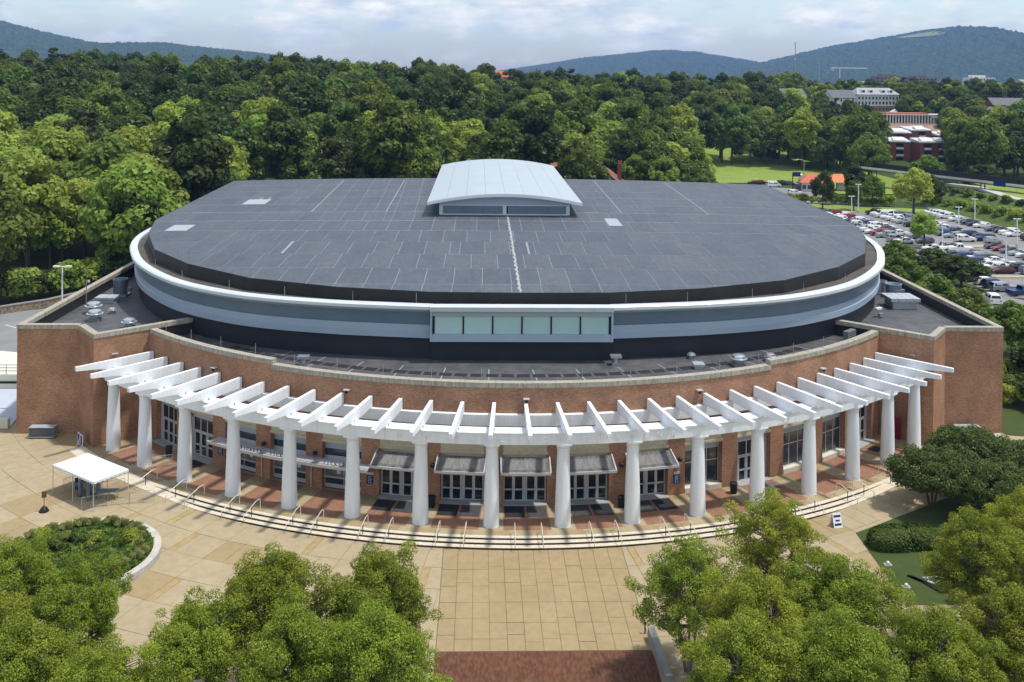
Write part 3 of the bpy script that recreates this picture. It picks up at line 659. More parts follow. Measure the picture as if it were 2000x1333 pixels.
b.v += [(-T, -r, z) for r, z in rp] + [(T, -r, z) for r, z in rp]
b.f.append(tuple(range(n))); b.f.append(tuple(n + i for i in reversed(range(n))))
for i in range(n): j = (i + 1) % n; b.f.append((j, i, n + i, n + j))
b.mi = [0] * len(b.f)
raf_me = b.mesh('rafter', WHITE)
brk_me = MB().box(T, T + .09, -RC - .2, -RC - .08, 8.095, 8.3).mesh('rafter_bracket', STEEL)
for k in range(-15, 16):
    r0 = link('rafter', raf_me, perg, rz=R_(k * DB / 2)); link('rafter_bracket', brk_me, r0)
letters('JOHN PAUL JONES ARENA', RC + 0.645, 0.2, 1.224, 7.33, 0.62, 0.05, WHITE, perg)

def sheet(mb, poly, zf, step=2.0):
    xs_, ys_ = [p[0] for p in poly], [p[1] for p in poly]
    for gx in np.arange(min(xs_), max(xs_), step):
        for gy in np.arange(min(ys_), max(ys_), step):
            q = clip(clip(clip(clip(list(poly), -1, 0, -gx), 1, 0, gx + step), 0, -1, -gy), 0, 1, gy + step)
            if len(q) > 2: mb.face([(x, y, zf(x, y)) for x, y in q])
    return mb
# ------------------------------------------------------------------ terrace, steps, plaza
TA = 47.2
t = MB(); ring_sector(t, RW - 0.3, 59.75, -TA - 2, TA + 2, -0.9, -0.006); structure('terrace', t, TAN)
ter = bpy.data.objects['terrace']
for k in range(-7, 8):
    a = k * DB; h0, h1 = 2.02, 1.92
    b = MB(); b.prism([(-h0, -58.75), (h0, -58.75), (h1, -RW - 0.14), (-h1, -RW - 0.14)], -0.005, 0.002); b.build('brick_panel', PAVEBRICK, ter, rz=R_(a))
    for x0, x1 in ((-3.0, -2.07), (2.07, 3.0)):
        b = MB(); b.prism([(x0, -58.75), (x1, -58.75), (x1 * .955, -54.6), (x0 * .955, -54.6)], -0.005, 0.0); b.build('paving_slab', PALE, ter, rz=R_(a))
    for q in range(4):
        b = MB(); ring_sector(b, 58.8, 59.74, a - 3 + q * 1.513 + .015, a - 3 + (q + 1) * 1.513 - .015, -0.005, 0.001, .8); b.build('paving_slab', PALE if q % 2 else TAN, ter)
def step_ring(r0, r1, z):
    b = MB()
    aa = np.linspace(-48, 48, 97)
    for a0, a1 in zip(aa[:-1], aa[1:]):
        q = [pol(r1, a0), pol(r1, a1), pol(r0, a1), pol(r0, a0)]
        zt = [max(z, zp(*p_) + 0.012) if z < 0 else z for p_ in q]
        b.hexa([(*p_, -0.95) for p_ in q] + [(*p_, min(zz, -0.0)) for p_, zz in zip(q, zt)])
    return b
STEP = mat('step concrete', (0.60, 0.54, 0.42), (0.66, 0.60, 0.48), 0.8, c3=(.5, .43, .31), scale3=5)
NOSE = mat('dark step nosing', (0.035, 0.03, 0.025), rough=0.9)  # nosing strips spread over the risers, riser shade put into their dark colour
for i, (r0, r1, z) in enumerate(((59.75, 60.2, -0.003), (60.2, 60.75, -0.15), (60.75, 61.3, -0.30))):
    so_ = structure('stair_step', step_ring(r0, r1, z), STEP)
    amax = (37.5, 33, 28.5)[i]
    for s in range(-7, 8):
        a0, a1 = max(-amax, s * DB - DB / 2), min(amax, s * DB + DB / 2)
        if a1 - a0 < 0.5: continue
        b = MB(); ring_sector(b, r1 + 0.001, r1 + 0.035, a0, a1, z - 0.15, z - 0.028, 0.8); b.build('step_nosing', NOSE, so_)  # nosing strip spread over the riser, riser shade put into its dark colour
# plaza base and slabs
b = MB(); aa = np.linspace(-80, 80, 81); rs = [61.28, 70, 80, 95]
for a0, a1 in zip(aa[:-1], aa[1:]):
    for r0, r1 in zip(rs[:-1], rs[1:]):
        q = [pol(r1, a0), pol(r1, a1), pol(r0, a1), pol(r0, a0)]; b.face([(*p_, zp(*p_) - 0.035) for p_ in q])
for a0, a1 in zip(aa[:-1], aa[1:]):
    if abs(a0) >= 46: q = [pol(61.28, a0), pol(61.28, a1), pol(40, a1), pol(40, a0)]; b.face([(*p_, -0.035) for p_ in q])
structure('plaza', b, JOINT); plaza = bpy.data.objects['plaza']
BX0, BX1, BY = -7.0, 7.65, -75.35
npz = 0; plaza_rest = {}
def slab(poly, mt, name='paving_slab'):
    global npz
    if len(poly) < 3: return
    if npz < 300:
        bb = MB(); bb.prism(poly, lambda x, y: zp(x, y) - 0.033, lambda x, y: zp(x, y)); bb.build(name, mt, plaza); npz += 1
    else: plaza_rest.setdefault(mt.name, (mt, MB()))[1].prism(poly, lambda x, y: zp(x, y) - 0.033, lambda x, y: zp(x, y))
def shrink(poly, g=0.016):
    cx = sum(p[0] for p in poly) / len(poly); cy = sum(p[1] for p in poly) / len(poly); q = poly
    for i in range(len(poly)):
        p, r = poly[i], poly[(i + 1) % len(poly)]; nx, ny = r[1] - p[1], -(r[0] - p[0]); l = math.hypot(nx, ny)
        if l < 1e-6: continue
        q = clip(q, nx / l, ny / l, (nx * p[0] + ny * p[1]) / l - g)
        if len(q) < 3: return []
    return q
pr = random.Random(11)
nx_ = 12; cw = (BX1 - BX0) / nx_
for i in range(nx_):
    x0, x1 = BX0 + i * cw, BX0 + (i + 1) * cw; y = BY
    top = -math.sqrt(61.33 ** 2 - ((x0 + x1) / 2) ** 2); cuts = [BY, -73.9 + pr.choice((0, .5, -.4)), -71.9 + pr.choice((0, .6)), -69.2, -66.9 + pr.choice((0, 0, .5)), -64.4 + pr.choice((0, .5)), top]
    for y0, y1 in zip(cuts[:-1], cuts[1:]):
        if y1 == top: pl = [(x0, y0), (x1, y0), (x1, -math.sqrt(61.33 ** 2 - x1 * x1)), (x0, -math.sqrt(61.33 ** 2 - x0 * x0))]
        else: pl = [(x0, y0), (x1, y0), (x1, y1), (x0, y1)]
        slab(shrink(pl, 0.016 if i % 4 else 0.028), TAN)
rgs = [61.33, 64.5, 67.7, 70.9, 74.3, 78, 82.5, 88]
for s in (-1, 1):
    for k in range(1, 21):
        for (r0, r1) in zip(rgs[:-1], rgs[1:]):
            a0, a1 = s * (k * DB / 2 + 1.5), s * ((k + 1) * DB / 2 + 1.5)
            if s < 0: a0, a1 = a1, a0
            stripe = pr.random() < 0.16; parts = [(a0, a1, PALE if pr.random() < .75 else TAN)]
            if stripe:
                w_ = 0.55; parts = [(a0, a0 + w_, GOLD), (a0 + w_, a1, PALE)]
            elif r0 < 74: mid = (a0 + a1) / 2; parts = [(a0, mid, parts[0][2]), (mid, a1, parts[0][2])] if pr.random() < .5 else parts
            for b0, b1, mt in parts:
                pl = [pol(r1, b0), pol(r1, b1), pol(r0, b1), pol(r0, b0)]
                if min(p_[1] for p_ in pl) > -37.5 and abs(pl[0][0]) < 52: continue
                pl = clip(pl, -1, 0, -(BX1 + .02)) if s > 0 else clip(pl, 1, 0, BX0 - .02)
                if len(pl) >= 3 and max(p_[1] for p_ in pl) > -90: slab(shrink(pl), mt)
    # flat ends in front of the wings
    for i in range(6):
        for j in range(7):
            x0, x1 = (43.6 + i * 2.6, 43.6 + (i + 1) * 2.6); y0, y1 = (-36.4 - (j + 1) * 2.6, -36.4 - j * 2.6)
            pl = [(s * x0, y0), (s * x1, y0), (s * x1, y1), (s * x0, y1)]
            if s < 0: pl = pl[::-1]
            if all(math.hypot(*p_) < 61.33 and math.hypot(*p_) > 58.4 for p_ in pl) or (all(math.hypot(*p_) < 61.4 for p_ in pl)):
                slab(shrink(pl), GOLD if (i + j) % 5 == 0 else TAN)
for k_, (mt, mb_) in plaza_rest.items(): tag(mb_.build('paving_slabs_beyond', mt, plaza), kind='stuff')
# infill ring where the steps die out
for s in (-1, 1):
    b = MB(); aa = np.linspace(44 * s, 62 * s, 10)
    for a0, a1 in zip(aa[:-1], aa[1:]):
        q = [pol(61.3, a0), pol(61.3, a1), pol(56.5, a1), pol(56.5, a0)]
        if s < 0: q = q[::-1]
        b.face([(*p_, -0.012) for p_ in q])
    structure('plaza_apron', b, TAN)
b = MB(); b.prism([(BX0, -90), (BX1, -90), (BX1, BY - .06), (BX0, BY - .06)], lambda x, y: zp(x, y) - .033, lambda x, y: zp(x, y) - .004); structure('brick_path', b, REDPAVE)
# ------------------------------------------------------------------ things on the terrace and plaza
rail_top = [(0, -59.35, 0.0), (0, -59.35, 0.82), (0, -59.42, 0.92), (0, -59.55, 0.95), (0, -60.0, 0.93), (0, -61.35, 0.47), (0, -61.62, 0.40), (0, -61.72, 0.28), (0, -61.72, -0.06), (0, -61.66, -0.14)]
rail_me = MB().tube(rail_top, 0.034, 6).mesh('rail', RAIL); post_me = MB().tube([(0, -60.62, -0.3), (0, -60.62, 0.68)], 0.036, 6).mesh('post', BLACK)
n_r = 0; rails = [(k, s) for k in range(-6, 7) for s in (-1, 1) if not (k == -6 and s == -1)]
for k, s in rails:
    a = k * DB + s * 1.07; n_r += 1
    lift = zp(*pol(61.5, a)) + 0.45
    o = thing('stair_handrail', 'bent steel handrail on the curved steps, %s from the left' % ordinal(n_r), 'handrail', (*pol(60.6, a), lift * 0.45), R_(a), 'handrails on the curved steps')
    for me in (rail_me, post_me): link(me.name.split('.')[0], me, o, (0, 60.6, 0))
# door mats
ENT = ['leftmost', 'second from left', 'middle', 'second from right', 'rightmost']
for k in range(-2, 3):
    for s, sd in ((-1, 'left'), (1, 'right')):
        rz = R_(k * DB); c = Vector((s * 0.99, -RW - 1.72, 0)); p = Matrix.Rotation(rz, 3, 'Z') @ c
        dark = (s < 0) == (k < 1)
        o = MB().box(-.87, .87, -1.08, 1.08, 0.003, 0.018).build('door_mat', RUBBER if dark else RUBBER2, None, p, rz)
        tag(o, '%s door mat, %s one of the pair at the %s canopied entrance' % ('black' if dark else 'dark grey', sd, ENT[k + 2]), 'door mat', 'door mats under the entrance canopies')
for a, r, w_, l_, lab in ((-5.9 * DB, 55.0, 1.0, .8, 'dark door mat inside the left end of the pergola by the tall doors'), (4.05 * DB, 55.3, 1.2, .7, 'blue grey door mat at the single glazed door right of the black canopies'), (6.95 * DB, 55.2, .75, .6, 'small black mat at the glazed door near the right end of the pergola')):
    tag(MB().box(-w_, w_, -l_, l_, .003, .016).build('door_mat', RUBBER if 'blue' not in lab else mat('blue mat', (.10, .12, .17)), None, (*pol(r, a), 0), R_(a)), lab, 'door mat')
# bins
BINM = mat('black bin', (0.02, 0.02, 0.022), rough=0.6)
bin_body = MB().revolve([(.27, 0), (.30, .05), (.34, .86), (.36, .9)], 16).mesh('body', BINM, True)
bin_rim = MB().revolve([(.37, .88), (.38, .9), (.38, .96), (.26, 1.0), (.25, .93)], 16).mesh('rim', BINM, True)
for (x, y), lab in (((-35.0, -42.6), 'black litter bin behind the second column from the left'), ((-8.3, -54.3), 'black litter bin on the pier left of the middle entrance'), ((8.6, -54.4), 'black litter bin between the two entrances right of centre'), ((19.4, -51.6), 'black litter bin beside the glazed door right of the canopies'), ((-29.0, -77.2), 'black litter bin under the trees at lower left')):
    o = thing('litter_bin', lab, 'bin', (x, y, 0 if y > -60 else zp(x, y)), group='black litter bins'); link('body', bin_body, o); link('rim', bin_rim, o)
# tent
tent = thing('event_tent', 'white pop-up tent shading a screening table on the plaza', 'tent', (-39.2, -51.65, zp(-39.2, -51.65)), math.atan2(-3.8, 5.1))
TW, TH_ = 3.2, 1.72; ez, pz = 2.55, 3.05
cv_ = MB(); cv_.face([(-TW, -TH_, ez), (TW, -TH_, ez), (TW * .12, 0, pz), (-TW * .12, 0, pz)]); cv_.face([(TW, -TH_, ez), (TW, TH_, ez), (TW * .12, 0, pz)]); cv_.face([(TW, TH_, ez), (-TW, TH_, ez), (-TW * .12, 0, pz), (TW * .12, 0, pz)]); cv_.face([(-TW, TH_, ez), (-TW, -TH_, ez), (-TW * .12, 0, pz)])
CANVAS = mat('white canvas', (.82, .83, .85), (.78, .79, .82), 1.5, rough=.8)
cv_.build('canopy', CANVAS, tent)
va = MB()
for (xa, ya, xb, yb) in ((-TW, -TH_, TW, -TH_), (TW, -TH_, TW, TH_), (TW, TH_, -TW, TH_), (-TW, TH_, -TW, -TH_)):
    n = max(4, int(math.hypot(xb - xa, yb - ya) / .4))
    for i in range(n):
        p = (xa + (xb - xa) * i / n, ya + (yb - ya) * i / n); q = (xa + (xb - xa) * (i + 1) / n, ya + (yb - ya) * (i + 1) / n); mpt = ((p[0] + q[0]) / 2, (p[1] + q[1]) / 2)
        va.face([(*p, ez), (*p, ez - .17), (*mpt, ez - .25), (*q, ez - .17), (*q, ez)])
va.build('valance', CANVAS, tent)
for x in (-TW, 0, TW):
    for y in (-TH_, TH_): MB().tube([(x * .99, y * .99, 0), (x * .99, y * .99, ez)], .035, 6).build('pole', ALU, tent)
def world_of(o, x, y): p = Matrix.Rotation(o.rotation_euler[2], 3, 'Z') @ Vector((x, y, 0)); return (o.location[0] + p.x, o.location[1] + p.y)
BLUEG = mat('blue grey panel', (.16, .21, .28), rough=.5)
for i, x in enumerate((-.55, .75)):
    p = world_of(tent, x, -.2); o = thing('walk_through_detector', 'blue grey walk-through detector under the white tent, %s one' % ('left' if i == 0 else 'right'), 'detector', (*p, zp(*p)), tent.rotation_euler[2] + 1.2, 'detectors under the tent')
    for s in (-1, 1): MB().box(s * .42 - .09, s * .42 + .09, -.28, .28, 0.04, 2.1).build('side_panel', BLUEG, o); MB().box(s * .42 - .14, s * .42 + .14, -.34, .34, 0, .045).build('foot', BLACK, o)
    MB().box(-.5, .5, -.2, .2, 2.1, 2.28).build('crossbar', BLUEG, o)
def folding_table(x, y, lab, rz, m_):
    p = world_of(tent, x, y); o = thing('folding_table', lab, 'table', (*p, zp(*p)), tent.rotation_euler[2] + rz, 'folding tables under the tent')
    MB().box(-.9, .9, -.38, .38, .70, .75).build('table_top', m_, o)
    for sx in (-.75, .75):
        for sy in (-.3, .3): MB().tube([(sx, sy, 0), (sx, sy, .7)], .022, 5).build('leg', STEEL, o)
    return o
folding_table(-1.5, .3, 'grey folding table under the left half of the white tent', 1.4, BLUEG); ft = folding_table(1.9, .55, 'grey folding table under the right corner of the white tent', .75, BLUEG)
p = world_of(tent, -2.05, .15); o = thing('litter_bin', 'black litter bin under the white tent', 'bin', (*p, zp(*p)), group='black litter bins'); link('body', bin_body, o); link('rim', bin_rim, o)
p = world_of(tent, .15, .5); o = thing('barrier_gate', 'yellow striped low barrier between the tent detectors', 'barrier', (*p, zp(*p)), tent.rotation_euler[2])
for z, m_ in ((.3, mat('yellow plastic', (.55, .42, .02))), (.55, WHITE), (.8, MATS['yellow plastic'])): MB().box(-.35, .35, -.03, .03, z, z + .2).build('board', m_, o)
for s in (-1, 1): MB().box(s * .33 - .03, s * .33 + .03, -.2, .2, 0, 1.05).build('leg', WHITE, o)
# crowd barriers
BARM = mat('galvanised barrier', (.45, .44, .41), rough=.45, metal=.4)
bf = MB().tube([(-1.05, 0, .1), (-1.05, 0, .98), (-1.0, 0, 1.06), (1.0, 0, 1.06), (1.05, 0, .98), (1.05, 0, .1)], .022, 6).tube([(-1.05, 0, .2), (1.05, 0, .2)], .018, 5).mesh('frame', BARM)
bb_ = MB()
for i in range(15): bb_.tube([(-.92 + .131 * i, 0, .2), (-.92 + .131 * i, 0, 1.05)], .009, 4)
bb_ = bb_.mesh('bars', BARM); bft = MB().box(-.02, .02, -.3, .3, 0, .03).tube([(0, 0, .03), (0, 0, .15)], .02, 5).mesh('foot', BARM)
def barrier(x, y, rz, lab, z=None):
    o = thing('crowd_barrier', lab, 'barrier', (x, y, zp(x, y) if z is None else z), rz, 'steel crowd barriers'); link('frame', bf, o); link('bars', bb_, o); link('foot', bft, o, (-1.0, 0, 0)); link('foot', bft, o, (1.0, 0, 0)); return o
tr_ = tent.rotation_euler[2]
for i, (x, y, a, lab) in enumerate(((-2.75, .2, 1.5, 'steel crowd barrier at the left end of the white tent'), (2.55, -1.2, 1.1, 'steel crowd barrier by the front corner pole of the white tent'), (3.6, .3, .9, 'steel crowd barrier right of the white tent, nearer the viewer'), (4.9, 1.9, .86, 'steel crowd barrier reaching from the tent to the curved steps'), (-1.5, 1.35, .1, 'steel crowd barrier behind the tent, left of the detectors'), (1.0, 1.6, 1.15, 'steel crowd barrier behind the right half of the white tent'))):
    p = world_of(tent, x, y); barrier(*p, tr_ + a, lab)
for i, (x, y, a) in enumerate(((-37.0, -44.3, .35), (-34.9, -45.3, .35), (-33.2, -47.2, .5), (-32.0, -44.0, .4))):
    barrier(x, y, a, 'steel crowd barrier across the left pergola bays, %s from the left' % ordinal(i + 1), 0)
# stacked barriers on a trolley against each end wall
for s, lab in ((-1, 'stack of grey barriers on a low cart against the left end wall'), (1, 'stack of grey barriers on a low cart against the right end wall')):
    o = thing('barrier_cart', lab, 'barrier cart', (s * (49.6 if s < 0 else 48.4), -37.5, 0), 0)
    MB().box(-1.35, 1.35, -.5, .5, .12, .2).build('cart_bed', STEEL, o)
    for x in (-1.15, 1.15):
        for y in (-.4, .4): MB().revolve([(.07, 0), (.09, .02), (.09, .1), (.07, .118)], 10, x, y).build('castor', BLACK, o)
    for i in range(9):
        y = -.45 + .11 * i; b = MB(); b.tube([(-1.25, y, .22), (-1.25, y, 1.02), (-1.15, y, 1.1), (1.15, y, 1.1), (1.25, y, 1.02), (1.25, y, .22)], .024, 5)
        for q in range(16): b.tube([(-1.15 + .153 * q, y, .22), (-1.15 + .153 * q, y, 1.09)], .016, 4)
        b.build('stacked_barrier', mat('weathered barrier', (.17, .19, .22), (.24, .26, .29), 2, rough=.5, metal=.3), o)
    MB().box(-1.3, 1.3, -.48, .48, 1.12, 1.16).build('top_sheet', mat('grey cover', (.30, .33, .36), (.36, .39, .42), 2), o)
barrier(45.3, -38.6, math.radians(-130), 'single steel crowd barrier leaning by the right chamfered brick corner', 0)
# leaning framed boards left
o = thing('folding_sign', 'white framed folding sign leaning by the left chamfered brick corner', 'sign', (-44.9, -39.7, 0), R_(-50))
for s in (-1, 1):
    b = MB(); frame_box(b, s * .37 - .33, s * .37 + .33, 0.03, 1.15, 0, .06, .05); b.build('frame', WHITE, o); MB().box(s * .37 - .27, s * .37 + .27, .01, .03, .09, 1.09).build('panel', BLUESIGN, o)
MB().tube([(0, -.32, 0), (0, 0, .8)], .03, 5).build('strut', WHITE, o)
# sign on weighted base
o = thing('post_sign', 'small red sign on a post with black rubber base left of the tent', 'sign', (-41.9, -54.9, zp(-41.9, -54.9)), R_(20))
MB().revolve([(.42, 0), (.42, .05), (.30, .25), (.10, .45), (.04, .5)], 18).build('base', BLACK, o, smooth=True); MB().tube([(0, 0, .45), (0, 0, 1.7)], .03, 6).build('post', BLACK, o); MB().box(-.2, .2, -.05, -.03, 1.2, 1.75).build('sign_plate', mat('red sign', (.20, .04, .03), (.10, .09, .04), 4), o)
# sandwich board
o = thing('sandwich_board', 'white A-frame sandwich board with dark blue bands on the right plaza', 'sign', (26.9, -57.3, zp(26.9, -57.3)), R_(12))
for s in (-1, 1):
    MB().hexa([(-.42, s * .38 - .015, 0), (.42, s * .38 - .015, 0), (.42, s * .38 + .015, 0), (-.42, s * .38 + .015, 0), (-.4, s * .03 - .015, 1.1), (.4, s * .03 - .015, 1.1), (.4, s * .03 + .015, 1.1), (-.4, s * .03 + .015, 1.1)]).build('board', WHITE, o)
for z0, z1 in ((.82, .98), (.18, .34)):
    y = lambda z: -.4 + .35 * z / 1.1
    MB().hexa([(-.33, y(z0) - .012, z0), (.33, y(z0) - .012, z0), (.33, y(z0) - .004, z0), (-.33, y(z0) - .004, z0), (-.33, y(z1) - .012, z1), (.33, y(z1) - .012, z1), (.33, y(z1) - .004, z1), (-.33, y(z1) - .004, z1)]).build('printed_band', BLUESIGN, o)
y = lambda z: -.4 + .35 * z / 1.1
MB().hexa([(-.2, y(.5) - .012, .5), (.2, y(.5) - .012, .5), (.2, y(.5) - .004, .5), (-.2, y(.5) - .004, .5), (-.2, y(.62) - .012, .62), (.2, y(.62) - .012, .62), (.2, y(.62) - .004, .62), (-.2, y(.62) - .004, .62)]).build('printed_band', BLUESIGN, o)
# round planter at the left
PX, PY, PR = -35.9, -62.9, 6.35
pln = thing('round_planter', 'round planter with pale concrete rim at the lower left plaza', 'planter', (PX, PY, zp(PX, PY)))
for i in range(24):
    b = MB(); aa = [2 * math.pi * (i + t_) / 24 for t_ in (.004, .34, .67, .996)]
    for a0, a1 in zip(aa[:-1], aa[1:]):
        q = [(PR * math.cos(a0), PR * math.sin(a0)), (PR * math.cos(a1), PR * math.sin(a1)), ((PR - .6) * math.cos(a1), (PR - .6) * math.sin(a1)), ((PR - .6) * math.cos(a0), (PR - .6) * math.sin(a0))]
        b.hexa([(*p_, -.2) for p_ in q] + [(*p_, .42) for p_ in q])
    b.build('rim_stone', CONC, pln)
b = MB(); b.revolve([(PR - .62, -.2), (PR - .62, .35)], 40); b.build('planting_soil', mat('soil', (.035, .03, .018), (.05, .06, .02), .8, rough=1), pln)
# right hand lawn with hedge, emblem, lights
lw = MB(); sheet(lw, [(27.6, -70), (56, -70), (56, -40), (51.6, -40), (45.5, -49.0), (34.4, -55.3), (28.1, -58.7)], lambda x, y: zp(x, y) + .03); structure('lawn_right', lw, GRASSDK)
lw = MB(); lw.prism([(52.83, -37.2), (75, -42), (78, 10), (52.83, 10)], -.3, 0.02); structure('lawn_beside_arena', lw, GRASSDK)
pb = MB(); sheet(pb, [(27.6, -90), (56, -90), (56, -70.02), (27.6, -70.02)], lambda x, y: zp(x, y) + .006); structure('plaza_path', pb, TAN)
em = thing('lawn_emblem', 'black V-shaped emblem with crossed pale blades set flat in the right lawn', 'emblem', (30.9, -67.0, zp(30.9, -67) + .03))
MB().prism([(-1.55, 1.1), (-1.25, 1.1), (-.1, -1.45), (.35, -1.45), (-.55, .3)], .0, .12).build('emblem_v', BLACK, em)
MB().prism([(1.95, 1.1), (1.45, 1.1), (.36, -1.44), (.55, -1.44)], .0, .12).build('emblem_v', BLACK, em)
PALEG = mat('pale gravel', (.42, .42, .40), (.34, .35, .33), 3)
MB().prism([(-.4, .15), (.1, -.35), (.35, -.2), (1.2, .75), (1.0, .85), (.1, .0), (-.2, .35)], .0, .09).build('emblem_blade', PALEG, em)
MB().prism([(-.35, .55), (-.5, .8), (.9, .95), (1.5, .9), (.6, .7)], .0, .085).build('emblem_blade', PALEG, em)
for (x, y), lab in (((28.6, -64.1), 'small dome ground light on the lawn edge nearer the hedge'), ((28.6, -67.5), 'small dome ground light on the lawn edge beside the black emblem')):
    o = thing('ground_light', lab, 'ground light', (x, y, zp(x, y) + .03)); MB().box(-.3, .3, -.22, .22, 0, .05).build('base', STONE, o); MB().revolve([(.16, .05), (.17, .12), (.14, .24), (.06, .3)], 12).build('dome', ALU, o, smooth=True)
# low wall at the right of the brick path, stone block at far right
o = MB(); o.prism([(7.75, -79.5), (8.25, -79.5), (8.05, -73.9), (7.6, -73.9)], -.9, .35); tag(o.build('low_wall', mat('grey stone wall', (.22, .22, .2), (.3, .3, .27), 1)), 'low grey stone wall at the right edge of the brick path', 'wall')
o = thing('path_light', 'small black path light at the end of the low grey wall', 'path light', (7.5, -73.4, zp(7.5, -73.4))); MB().tube([(0, 0, 0), (0, 0, .7)], .05, 8).build('post', BLACK, o); MB().revolve([(.09, .7), (.09, .8), (.03, .85)], 10).build('cap', BLACK, o)
o = thing('stone_block', 'pale square stone block with capstone at the right lawn edge', 'stone block', (50.9, -43.6, 0)); MB().box(-.9, .9, -.5, .5, -.1, .95).build('block', STONE, o); MB().box(-1, 1, -.6, .6, .953, 1.1).build('capstone', CONC, o)
gv = MB(); gr = random.Random(5)
for i in range(160):
    x, y, s = 50.6 + gr.uniform(-1, 1.6), -37.35 + gr.uniform(-.35, .35), gr.uniform(.08, .2); gv.revolve([(s * .7, 0), (s, s * .4), (s * .5, s * .8)], 6, x, y, .02)
tag(gv.build('gravel_patch', mat('white gravel', (.55, .54, .5), (.4, .4, .38), 4)), 'white gravel at the foot of the right end wall', 'gravel', kind='stuff')

# ------------------------------------------------------------------ rooftop equipment
SPUN = mat('spun aluminium', (.62, .65, .68), (.55, .58, .61), 2, rough=.28, metal=.75)
def mushroom_fan(x, y, s, lab, z=9.85):
    o = thing('exhaust_fan', lab, 'exhaust fan', (x, y, z), group='round roof exhaust fans')
    MB().box(-.62 * s, .62 * s, -.62 * s, .62 * s, 0, .32 * s).build('curb', mat('fan curb', (.25, .25, .25)), o)
    MB().revolve([(.45 * s, .33 * s), (.45 * s, .55 * s), (.8 * s, .72 * s), (.98 * s, .78 * s), (1.0 * s, .9 * s), (.9 * s, .95 * s)], 24).build('skirt', SPUN, o, smooth=True)
    MB().revolve([(.72 * s, .955 * s), (.78 * s, 1.02 * s), (.74 * s, 1.2 * s), (.55 * s, 1.3 * s), (.2 * s, 1.34 * s)], 24).build('cap', SPUN, o, smooth=True)
for x, y, s, lab in ((-49.4, -24.8, 1.0, 'large domed exhaust fan on the left wing roof, farther of two'), (-47.9, -28.3, .95, 'domed exhaust fan on the left wing roof, nearest the left corner'), (-47.2, -24.9, .5, 'small domed exhaust fan right of the two large ones, left wing'), (-42.9, -31.6, .85, 'domed exhaust fan half hidden behind the left return parapet'),
                     (17.3, -42.7, .45, 'small domed exhaust fan on the front roof, left of three'), (21.5, -45.1, .85, 'domed exhaust fan on the front roof near the right parapet step'), (25.1, -43.5, .6, 'domed exhaust fan on the front roof, right of three')): mushroom_fan(x, y, s, lab)
def stack_fan(x, y, r, h, lab, m_):
    o = thing('vent_stack', lab, 'roof vent', (x, y, 9.85), group='tall round roof vents')
    MB().box(-r * 1.2, r * 1.2, -r * 1.2, r * 1.2, 0, .18).build('base', STEEL, o); MB().revolve([(r, .18), (r, h * .55), (r * 1.04, h * .56), (r * 1.04, h * .6), (r, h * .61), (r * 1.1, h), (r * .98, h), (r * .9, h * .8)], 22).build('shell', m_, o, smooth=True)
    MB().box(r, r + .5, -.2, .2, .5, 1.0).build('motor_box', m_, o)
TEALG = mat('teal grey metal', (.12, .17, .19), (.16, .21, .23), 1.5, rough=.4, metal=.4)
stack_fan(-49.6, -15.6, .85, 2.1, 'tall dark grey round vent stack on the left wing roof', TEALG); stack_fan(49.9, -14.9, .95, 1.75, 'tall grey round vent on the right wing roof, nearer one', mat('grey vent metal', (.30, .35, .40), (.36, .41, .46), 1.5, rough=.35, metal=.4)); stack_fan(48.9, -12.9, .85, 1.7, 'pale capped round vent on the right wing roof, farther one', SPUN)
def hood(x, y, w_, l_, h, lab, n, rz=0, over=.35):
    o = thing('intake_hood', lab, 'roof vent', (x, y, 9.85), rz)
    MB().box(-w_ / 2, w_ / 2, -l_ / 2, l_ / 2, 0, h).build('plenum', mat('hood metal', (.42, .46, .49), (.48, .52, .55), 1.5, rough=.4, metal=.3), o)
    for i in range(n):
        a = -w_ / 2 - over + (w_ + 2 * over) * i / n; b2 = -w_ / 2 - over + (w_ + 2 * over) * (i + 1) / n - .05
        MB().box(a, b2, -l_ / 2 - over, l_ / 2 + over, h + .003, h + .42 * (1 if n > 3 else .5)).build('hood_panel', MATS['hood metal'], o)
hood(48.5, -20.3, 3.0, 2.6, .95, 'large flat metal air hood on the right wing roof', 4); hood(-49.8, -19.4, 2.1, 1.5, .55, 'low flat metal hatch hood on the left wing roof', 2, over=.2); hood(17.3, -46.0, .9, .9, .3, 'small flat metal hood on the front roof beside the fans', 1, over=.12)
def gooseneck(x, y, lab):
    o = thing('flue_cap', lab, 'roof vent', (x, y, 9.85)); MB().box(-.4, .4, -.35, .35, 0, .3).build('base', STEEL, o); MB().revolve([(.22, .3), (.22, .75)], 12).build('pipe', SPUN, o); MB().box(-.55, .55, -.45, .45, .752, .95).build('cap', SPUN, o)
gooseneck(-21.3, -45.3, 'small square flue cap on the front roof left of centre'); gooseneck(9.3, -44.9, 'small square flue cap beside the drum right of the windows')
o = thing('roof_camera_mast', 'small camera mast on the left wing parapet', 'camera mast', (-52.0, -20.4, 9.85)); MB().tube([(0, 0, 0), (0, 0, 3.0)], .06, 6).build('mast', STEEL, o); MB().revolve([(.12, 2.6), (.18, 2.75), (.12, 2.95)], 10, .3, 0).build('camera_dome', SPUN, o); MB().tube([(0, 0, 2.9), (.3, 0, 2.95)], .03, 5).build('arm', STEEL, o)
o = thing('flood_light', 'small flood light bracket on the right wing roof by the drum', 'flood light', (43.6, -25.4, 9.85), .5); MB().tube([(0, 0, 0), (0, 0, .9)], .05, 6).build('mast', STEEL, o); MB().box(-.45, .45, -.2, .2, .9, 1.1).build('lamp_head', WHITE, o); MB().box(-.3, .3, -.5, -.2, .1, .5).build('ballast_box', STEEL, o)
